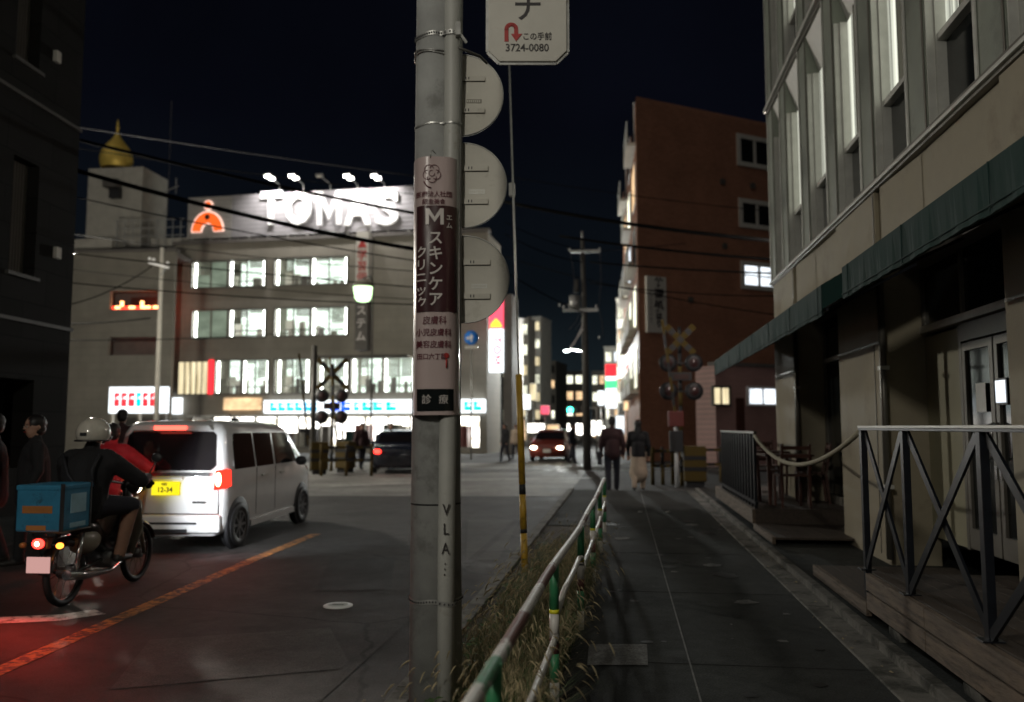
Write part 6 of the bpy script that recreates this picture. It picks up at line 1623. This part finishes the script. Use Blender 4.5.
    g = MB(); g.tube([(.15, .03, 1.0), (-.25, .05, 1.06), (-.35, .045, 1.02)], .008, 'dark', 6); g.build('rear_wiper', t)
    for s_ in (-1, 1):
        ld = bpy.data.lights.new('tail_glow', 'SPOT'); ld.spot_size = R(150); ld.spot_blend = .7; ld.energy = 8; ld.color = (1, .03, .02); ld.shadow_soft_size = .06
        lo = bpy.data.objects.new('tail_glow', ld); COL.objects.link(lo); lo.parent = t; lo.location = (s_ * .66, -.10, .9); lo.rotation_euler = (R(-50), 0, 0)
    return t
a = G(240, 547, RZ); b = G(303, 522.5, RZ); dv = (b - a); rzv = math.atan2(-dv.x, dv.y)
dvn = Vector((dv.x, dv.y, 0)).normalized(); rgt = Vector((dvn.y, -dvn.x, 0))
vloc = a - dvn * (.42 * dv.length / 2.4) - rgt * .765; vloc.z = RZ
vn = van(vloc, rzv); vn.scale.y = dv.length / 2.4

def moped(name, label, loc, rz, rider_label, jacket, helmet, box=True, legs='cloth_tan', lit=True):
    t = thing(name, label, 'moped', loc, rz)
    r = .285
    def whl(y, nm):
        X = Matrix.Translation((0, y, r)) @ Matrix.Rotation(R(90), 4, 'Y'); g = MB()
        P = [(0, math.cos(a) * (r - .03), math.sin(a) * (r - .03)) for a in [2 * math.pi * k / 36 for k in range(37)]]
        g.tube([(p[0], y + p[1], r + p[2]) for p in P], .031, 'black', 10, False); w = g.build('wheel', t)
        g = MB(); g.lathe([(r - .052, -.02), (r - .062, 0), (r - .052, .02)], (0, 0, 0), 'rim', 36, X); g.lathe([(.05, -.05), (.055, 0), (.05, .05), (0, .05)], (0, 0, 0), 'rim', 16, X)
        for k in range(16): a = k * math.pi / 8; g.cyl(X @ Vector((.03 * math.cos(a), .03 * math.sin(a), .03 if k % 2 else -.03)), X @ Vector(((r - .055) * math.cos(a + .15), (r - .055) * math.sin(a + .15), 0)), .003, 'chrome', n=5)
        g.build('rim', w)
    whl(0, 'r'); whl(1.2, 'f')
    g = MB()
    for y0, a0, a1 in ((0, 60, 175), (1.2, 20, 150)):
        V = []; F_ = []; n = 14
        for k in range(n + 1):
            a = R(a0 + (a1 - a0) * k / n)
            for x in (-.055, -.035, .035, .055): rr_ = r + (.03 if abs(x) < .05 else .01); V.append((x, y0 + rr_ * math.cos(a), r + rr_ * math.sin(a)))
        for k in range(n):
            for j in range(3): F_.append((k * 4 + j, k * 4 + j + 1, k * 4 + 5 + j, k * 4 + 4 + j))
        g.add(V, F_, 'mopedblack', True)
    g.build('mudguards', t)
    g = MB(); g.tube([(0, .12, .66), (0, .35, .62), (0, .6, .42), (0, .85, .48), (0, 1.0, .82), (0, .97, .95)], [.07, .09, .075, .07, .055, .03], 'mopedblack', 14); g.ell((.0, .28, .52), (.11, .2, .12), 'mopedcream'); g.build('frame', t)
    g = MB(); g.cyl((-.12, .6, .32), (.12, .6, .32), .09, 'rim', n=18); g.ell((.02, .72, .34), (.09, .14, .08), 'rim'); g.build('engine', t)
    g = MB(); g.tube([(.10, .75, .28), (.12, .5, .22), (.13, .1, .25), (.13, -.18, .29)], [.018, .02, .04, .042], 'chrome', 12); g.build('exhaust', t)
    g = MB()
    for s_ in (-1, 1):
        g.tube([(s_ * .10, 0, r), (s_ * .11, .06, .62)], .022, 'chrome', 10); g.tube([(s_ * .08, 1.2, r), (s_ * .07, 1.02, .84)], .022, 'mopedcream', 10); g.tube([(s_ * .09, 0, r), (s_ * .07, .45, .33)], .018, 'mopedblack', 8)
    g.build('suspension', t)
    g = MB(); g.ell((0, .38, .745), (.13, .27, .055), 'black'); g.build('seat', t)
    g = MB(); V = []; F_ = []
    for i in range(7):
        z = .32 + i * .085
        for j in range(7): x = -.24 + .08 * j; V.append((x * (1 - .25 * abs(i - 3) / 3), .86 + .12 * (i / 6) - .5 * abs(x) ** 1.5, z))
    for i in range(6):
        for j in range(6): F_.append((i * 7 + j, i * 7 + j + 1, i * 7 + j + 8, i * 7 + j + 7))
    g.add(V, F_, 'mopedcream', True); o = g.build('leg_shield', t); s = o.modifiers.new('s', 'SOLIDIFY'); s.thickness = .01
    g = MB(); g.tube([(-.34, .80, 1.0), (-.22, .92, 1.02), (0, .98, .98), (.22, .92, 1.02), (.34, .80, 1.0)], .013, 'chrome', 10)
    for s_ in (-1, 1): g.cyl((s_ * .25, .895, 1.015), (s_ * .36, .785, 1.0), .018, 'black', n=10)
    g.build('handlebar', t)
    g = MB(); g.ell((0, 1.04, .95), (.09, .10, .09), 'mopedblack'); hl = g.build('headlight', t); MB().lathe([(.075, 0), (0, .02)], (0, 0, 0), 'headlit', 20, Matrix.Translation((0, 1.12, .95)) @ Matrix.Rotation(R(-90), 4, 'X')).build('lens', hl)
    for s_ in (-1, 1):
        g = MB(); g.tube([(s_ * .22, .92, 1.02), (s_ * .30, .94, 1.20)], .006, 'dark', 6); g.ell((s_ * .31, .94, 1.24), (.055, .014, .045), 'dark'); g.build('mirror', t)
    g = MB(); g.box(-.07, .07, -.38, -.30, .53, .63, 'redlens'); tl = g.build('tail_light', t, bevel=.01)
    MB().ell((0, -.385, .58), (.055, .018, .042), 'taillit').build('bulb', tl); MB().ell((0, -.402, .58), (.02, .010, .02), 'tailcore').build('hot_spot', tl)
    g = MB(); g.box(-.1, .1, -.375, -.365, .34, .47, 'platewhite'); np_ = g.build('number_plate', t); 
    for s_ in (-1, 1): g = MB(); g.tube([(0, -.30, .57), (s_ * .13, -.33, .56)], .008, 'dark', 6); g.ell((s_ * .16, -.34, .56), (.03, .03, .025), 'amber' if s_ == 1 and lit else 'boxorange'); g.build('indicator', t)
    g = MB(); g.box(-.14, .14, -.30, .14, .655, .67, 'steel'); g.build('rack', t)
    if box:
        g = MB(); g.box(-.20, .20, -.40, .04, .675, 1.04, 'boxblue'); bx = g.build('cargo_box', t, bevel=.02)
        g = MB(); g.box(-.204, .204, -.404, .044, 1.015, 1.06, 'boxblue'); g.build('lid', bx, bevel=.01)
        g = MB(); g.box(-.14, .12, -.4045, -.4005, .83, .89, 'boxorange'); g.box(-.10, .07, -.4045, -.4005, .69, .73, 'boxorange'); g.box(.2005, .2045, -.28, -.06, .82, .98, 'boxpale'); g.box(.2005, .2045, -.28, -.06, .70, .74, 'boxpale'); g.build('box_print', bx)
        g = MB(); g.box(.19, .2085, -.0, .02, .68, 1.07, 'dark'); g.box(.19, .2085, -.412, -.38, .68, 1.07, 'dark'); g.build('box_strap', bx)
    ld = bpy.data.lights.new('tail_glow', 'SPOT'); ld.spot_size = R(172); ld.spot_blend = .9; ld.energy = 30 if lit else 4; ld.color = (1, .05, .03); ld.shadow_soft_size = .05
    lo = bpy.data.objects.new('tail_glow', ld); COL.objects.link(lo); lo.parent = t; lo.location = (0, -.50, .60); lo.rotation_euler = (R(-72), 0, 0)
    if lit:
        ld = bpy.data.lights.new('headlight_beam', 'SPOT'); ld.energy = 300; ld.spot_size = R(64); ld.spot_blend = .8; ld.color = (.92, .96, 1); ld.shadow_soft_size = .05
        lo = bpy.data.objects.new('headlight_beam', ld); COL.objects.link(lo); lo.parent = t; lo.location = (0, 1.20, .95); lo.rotation_euler = (R(83), 0, R(-11))
    # rider
    p = thing('person', rider_label, 'person', loc, rz); b = Body()
    hip = Vector((0, .22, .86)); ch = Vector((0, .28, 1.12)); shz = Vector((0, .31, 1.25)); hc = Vector((0, .36, 1.46))
    b.ball(hip, .175, legs if legs != 'cloth_tan' else 'cloth_navy', (1.05, .95, .8)); b.cap(hip + Vector((0, .01, .0)), ch, .20, .205, jacket); b.ball(ch, .21, jacket, (1.12, .86, 1)); b.cap(shz + Vector((-.16, 0, 0)), shz + Vector((.16, 0, 0)), .095, .095, jacket)
    b.cap(shz + Vector((0, .0, 0)), shz + Vector((0, .03, .10)), .085, .070, jacket)
    for s_ in (-1, 1):
        S = shz + Vector((s_ * .22, 0, -.03)); E_ = Vector((s_ * .37, .55, 1.04)); W_ = Vector((s_ * .315, .76, 1.055)); b.cap(S, E_, .088, .068, jacket); b.cap(E_, W_, .066, .048, jacket); hand(b, W_, (-.05 * s_, .5, -.35), 'skin' if not lit else 'cloth_black', .8, s_)
        H = hip + Vector((s_ * .09, .02, -.02)); Kn = Vector((s_ * .20, .70, .80)); An = Vector((s_ * .18, .56, .38)); b.cap(H, Kn, .11, .08, 'cloth_navy'); b.cap(Kn, An, .072, .056, legs)
        b.cap(An + Vector((0, -.03, -.05)), An + Vector((0, .17, -.06)), .042, .034, 'shoe')
    head(b, hc)
    b.build('body', p, .012, .009, 1.34); face_parts(p, hc)
    if helmet:
        g = MB(); V0 = []; F0 = []; nu, nv = 28, 12
        for j in range(nv + 1):
            ph = R(90) - R(118) * j / nv
            for i in range(nu):
                a = 2 * math.pi * i / nu; cut = 1. if math.sin(a) < .35 else max(.55, 1 - (math.sin(a) - .35) * .9); ph2 = R(90) - (R(90) - ph) * cut
                V0.append((hc.x + .142 * math.cos(ph2) * math.cos(a), hc.y - .01 + .165 * math.cos(ph2) * math.sin(a), hc.z + .02 + .148 * math.sin(ph2)))
        for j in range(nv):
            for i in range(nu): F0.append((j * nu + i, j * nu + (i + 1) % nu, (j + 1) * nu + (i + 1) % nu, (j + 1) * nu + i))
        g.add(V0, F0, 'helmet', True); o = g.build('helmet', p); s = o.modifiers.new('s', 'SOLIDIFY'); s.thickness = .012
        g = MB(); g.tube([(hc.x + .146 * math.cos(a_), hc.y - .01 + .169 * math.sin(a_), hc.z - .045 + .05 * max(0, math.sin(a_))) for a_ in [2 * math.pi * k / 32 for k in range(33)]], .008, 'dark', 6, False); g.build('rim', o)
        g = MB(); g.box(hc.x - .03, hc.x + .03, hc.y - .178, hc.y - .172, hc.z + .0, hc.z + .03, 'dark'); g.build('label', o)
        g = MB(); g.tube([(-.17, .16, 1.30), (-.05, .065, 1.12), (.06, .045, 1.0)], .014, 'bag', 8); g.tube([(.17, .17, 1.30), (.16, .08, 1.16), (.17, .10, 1.0)], .012, 'bag', 8); g.build('chest_strap', p)
    else: hair_mesh(p, hc, 0)
    return t
a = G(63, 606, RZ); b = G(141, 579, RZ); dv = b - a; a.z = RZ
moped('delivery_moped', 'dark delivery moped with a blue cargo box and bright red tail lamp', a, math.atan2(-dv.x, dv.y), 'delivery rider in a white helmet, dark jacket and tan trousers', 'cloth_black', True)
a = PD(99, 427, 9.9); a.z = RZ
moped('moped', 'moped mostly hidden between the delivery rider and the white van', a, rzv + .05, 'bare-headed rider in a bright red jacket beside the van', 'cloth_red', False, box=False, lit=False)

def car(name, label, loc, rz, paint, lights):
    t = thing(name, label, 'car', loc, rz)
    sts = [(0, .75, .9), (.1, .88, .97), (.6, .93, 1), (1.0, 1.0, 1), (1.35, 1.38, 1), (2.6, 1.43, 1), (3.0, 1.25, 1), (3.4, .95, 1), (4.1, .86, .97), (4.3, .7, .9)]
    def sec(st):
        y, zt, wf = st; w = .85 * wf; zb = min(.88, zt - .06); wt = w if zt < 1.05 else w * .78
        pts = [(0, .2), (w * .9, .2), (w, .32), (w, .6), (w * .98, zb), (wt, zt - .04), (wt - .12, zt), (0, zt + .01)]
        return [(x, y, z) for x, z in pts] + [(-x, y, z) for x, z in pts[-2:0:-1]]
    g = MB(); loft(sts, sec, paint, g); g.build('body', t)
    MB().add([(-.62, 3.1, 1.22), (.62, 3.1, 1.22), (.70, 3.42, .99), (-.70, 3.42, .99), (-.58, 2.94, 1.32), (.58, 2.94, 1.32)], [(0, 1, 2, 3), (4, 5, 1, 0)], 'carglass').build('windscreen', t)
    MB().add([(-.6, 1.25, 1.30), (.6, 1.25, 1.30), (.7, .98, 1.02), (-.7, .98, 1.02)], [(0, 1, 2, 3)], 'carglass').build('rear_window', t)
    for s_ in (-1, 1):
        MB().box(min(s_ * .60, s_ * .80), max(s_ * .60, s_ * .80), 1.45, 2.7, .95, 1.3, 'carglass').build('side_window', t)
        for y in (.8, 3.45): wheel(t, s_ * .78, y, .3, s_)
        MB().ell((s_ * .6, 4.31, .62), (.14, .06, .07), 'headlit' if lights else 'chrome').build('headlight', t)
        MB().ell((s_ * .66, -.01, .74), (.12, .05, .08), 'taillit' if not lights else 'redlens').build('tail_light', t)
        MB().ell((s_ * .93, 2.95, .98), (.1, .06, .07), paint).build('wing_mirror', t)
    MB().box(-.17, .17, 4.28, 4.31, .4, .56, 'signwhite').build('number_plate', t)
    MB().box(-.6, .6, 4.2, 4.29, .25, .38, 'dark').build('grille', t)
    return t
p = GD(548, 38, RZ); car('oncoming_car', 'maroon car with bright headlamps coming down the far street', p + Vector((.2, 4.3, 0)), math.pi - .06, 'redcar', True)
p = GD(398, 28, RZ); car('parked_car', 'dark blue car with red tail lamps waiting at the crossing, left of the utility pole', p, R(14), 'darkcar', False)

# ================================================================== OVERHEAD CABLES
def cable(label, pts, r, sag=0., m='cable', grp='overhead cables'):
    P = [PD(*p) for p in pts]; n = 10; Q = []
    if len(P) == 2:
        for k in range(n + 1): f = k / n; Q.append(P[0].lerp(P[1], f) + Vector((0, 0, -sag * 4 * f * (1 - f))))
    else: Q = P
    o = P[0]; t_ = MB().tube([q - o for q in Q], r * 1.25, m, 8).build('overhead_cable', loc=o); return tag(t_, label, 'cable', grp)
cable('thick black cable running below the big billboard letters from the domed block', [(-90, 118, 17), (420, 250, 21)], .040, .25)
cable('black cable crossing the dome and the letter A of the billboard', [(-60, 104, 22), (424, 215, 26)], .036, .15)
cable('thin grey cable high in the sky left of the utility pole', [(-60, 104, 30), (430, 178, 30)], .016, .1, 'cablegrey')
cable('thin cable across the terrace railings towards the billboard foot', [(70, 196, 24), (424, 262, 26)], .015, .1)
cable('thin cable crossing the upper school windows', [(60, 252, 26), (424, 288, 26)], .014, .05)
cable('thin cable from the slim pale pole to the left over the balcony block', [(62, 306, 40), (152, 266, 42)], .022, .3)
cable('thin cable crossing below the red-lit balcony', [(62, 324, 30), (150, 318, 34)], .02, .05)
cable('thin cable in front of the lower school windows', [(62, 282, 24), (430, 305, 26)], .013, .1)
cable('thickest black cable over the brown apartment building', [(505, 202, 24), (800, 243, 19)], .038, .12)
cable('second black cable over the brown apartment building, below the thickest', [(560, 236, 24), (800, 261, 20)], .026, .08)
cable('third thin cable over the brown apartment building above the lowest window', [(590, 262, 24), (800, 274, 20)], .018, .05)
cable('thin cable crossing the calligraphy sign', [(500, 255, 40), (800, 318, 30)], .016, .3)
cable('thin cable between the third disc and the far utility pole', [(505, 234, 28), (583, 262, 31)], .014, .15)
cable('thin cable meeting the far utility pole below its transformer', [(500, 268, 28), (583, 312, 31)], .016, .1)
cable('grey cable from the far utility pole towards the brown building', [(586, 252, 31), (800, 222, 60)], .012, .3, 'cablegrey')

for lab, pts, r in (('faint cable above the golden dome running to the floodlights', [(-60, 126, 32), (430, 196, 32)], .012), ('thin cable over the terrace block just above the balcony block', [(60, 232, 30), (424, 272, 30)], .012),
    ('thin cable grazing the top of the red-lit balcony', [(60, 268, 34), (424, 300, 34)], .011), ('thin cable low over the balcony block below the slim pole crossarm', [(60, 340, 30), (300, 332, 40)], .014),
    ('faint cable high between the hanging sign and the brown building', [(505, 176, 34), (800, 214, 30)], .012), ('thin cable from the second disc down to the far utility pole top', [(505, 222, 30), (583, 250, 31)], .011),
    ('thin cable over the calligraphy sign top edge', [(590, 283, 26), (800, 296, 22)], .012)): cable(lab, pts, r, .12)

# ================================================================== LIGHT
def lamp_post(label, base, hgt, arm, energy, col, size=.35, spot=None):
    t = thing('street_lamp', label, 'street lamp', base)
    MB().tube([(0, 0, 0), (0, 0, hgt - .3), (arm[0] * .15, arm[1] * .15, hgt), (arm[0], arm[1], hgt + .1)], .06, 'steel', 10).build('pole', t)
    MB().ell((arm[0], arm[1], hgt + .05), (.3, .16, .09), 'steel').build('lamp_head', t)
    MB().ell((arm[0], arm[1], hgt - .03), (.2, .1, .05), 'lampwhite').build('lamp_lens', t)
    ld = bpy.data.lights.new('street_light', 'POINT'); ld.energy = energy; ld.color = col; ld.shadow_soft_size = size
    lo = bpy.data.objects.new('street_light', ld); COL.objects.link(lo); lo.parent = t; lo.location = (arm[0], arm[1], hgt - .45)
lamp_post('street lamp over the road behind the viewer', (-5.2, -4.6, 0), 6.3, (2.2, 0), 720, (1, .95, .83))
lamp_post('added unseen street lamp hidden behind the dark building at the left', GD(46, 29, RZ), 7.5, (.5, .0), 4300, (1, .93, .80))  # unseen lamp added to light the school facade and the road
lamp_post('added unseen street lamp hidden behind the right-hand building', (3.9, 18.6, 0), 6.0, (-.2, .0), 320, (1, .84, .76))  # unseen lamp added to light the pink wall and crossing gear
sun = bpy.data.lights.new('sky_glow', 'SUN'); sun.energy = .16; sun.angle = R(60); sun.color = (1, .93, .82)
so = bpy.data.objects.new('sky_glow', sun); COL.objects.link(so); so.rotation_euler = (R(48), 0, R(-25))

w = bpy.data.worlds.new('World'); scene.world = w; w.use_nodes = True; N = w.node_tree.nodes; Lk = w.node_tree.links; bg = N['Background']
tc = N.new('ShaderNodeTexCoord'); sp_ = N.new('ShaderNodeSeparateXYZ'); Lk.new(tc.outputs['Generated'], sp_.inputs[0])
nz = N.new('ShaderNodeTexNoise'); nz.inputs['Scale'].default_value = 3.5; nz.inputs['Detail'].default_value = 6; Lk.new(tc.outputs['Generated'], nz.inputs['Vector'])
rp = N.new('ShaderNodeValToRGB'); E_ = rp.color_ramp.elements; E_[0].position = 0.; E_[0].color = (.013, .020, .024, 1); E_[1].position = .62; E_[1].color = (.0014, .0017, .0034, 1)
e = E_.new(.16); e.color = (.0038, .0058, .0082, 1); e = E_.new(.34); e.color = (.0020, .0025, .0050, 1)
Lk.new(sp_.outputs['Z'], rp.inputs['Fac'])
mr = N.new('ShaderNodeMapRange'); mr.inputs['From Min'].default_value = .35; mr.inputs['From Max'].default_value = .7; mr.inputs['To Min'].default_value = .85; mr.inputs['To Max'].default_value = 1.3; Lk.new(nz.outputs['Fac'], mr.inputs['Value'])
mx = N.new('ShaderNodeMix'); mx.data_type = 'RGBA'; mx.blend_type = 'MULTIPLY'; mx.inputs['Factor'].default_value = 1; Lk.new(rp.outputs['Color'], mx.inputs['A']); Lk.new(mr.outputs[0], mx.inputs['B'])
Lk.new(mx.outputs['Result'], bg.inputs['Color']); bg.inputs['Strength'].default_value = .7

# ================================================================== CAMERA
cd = bpy.data.cameras.new('camera'); cam = bpy.data.objects.new('camera', cd); COL.objects.link(cam)
cam.location = EYE; cam.rotation_euler = (math.pi / 2 + TH, 0, PS); cd.sensor_width = 36; cd.lens = 36 * FP / 1024; cd.clip_end = 2000; cd.clip_start = .05
cd.dof.use_dof = True; cd.dof.focus_distance = 5.2; cd.dof.aperture_fstop = 1.4
scene.camera = cam
scene.view_settings.view_transform = 'Standard'; scene.view_settings.look = 'None'; scene.view_settings.exposure = .28; scene.view_settings.gamma = 1
cy = scene.cycles; cy.max_bounces = 4; cy.diffuse_bounces = 2; cy.glossy_bounces = 3; cy.transmission_bounces = 2; cy.sample_clamp_indirect = 4; cy.use_denoising = True
cy.caustics_reflective = False; cy.caustics_refractive = False
try: scene.cycles.use_light_tree = True
except Exception: pass
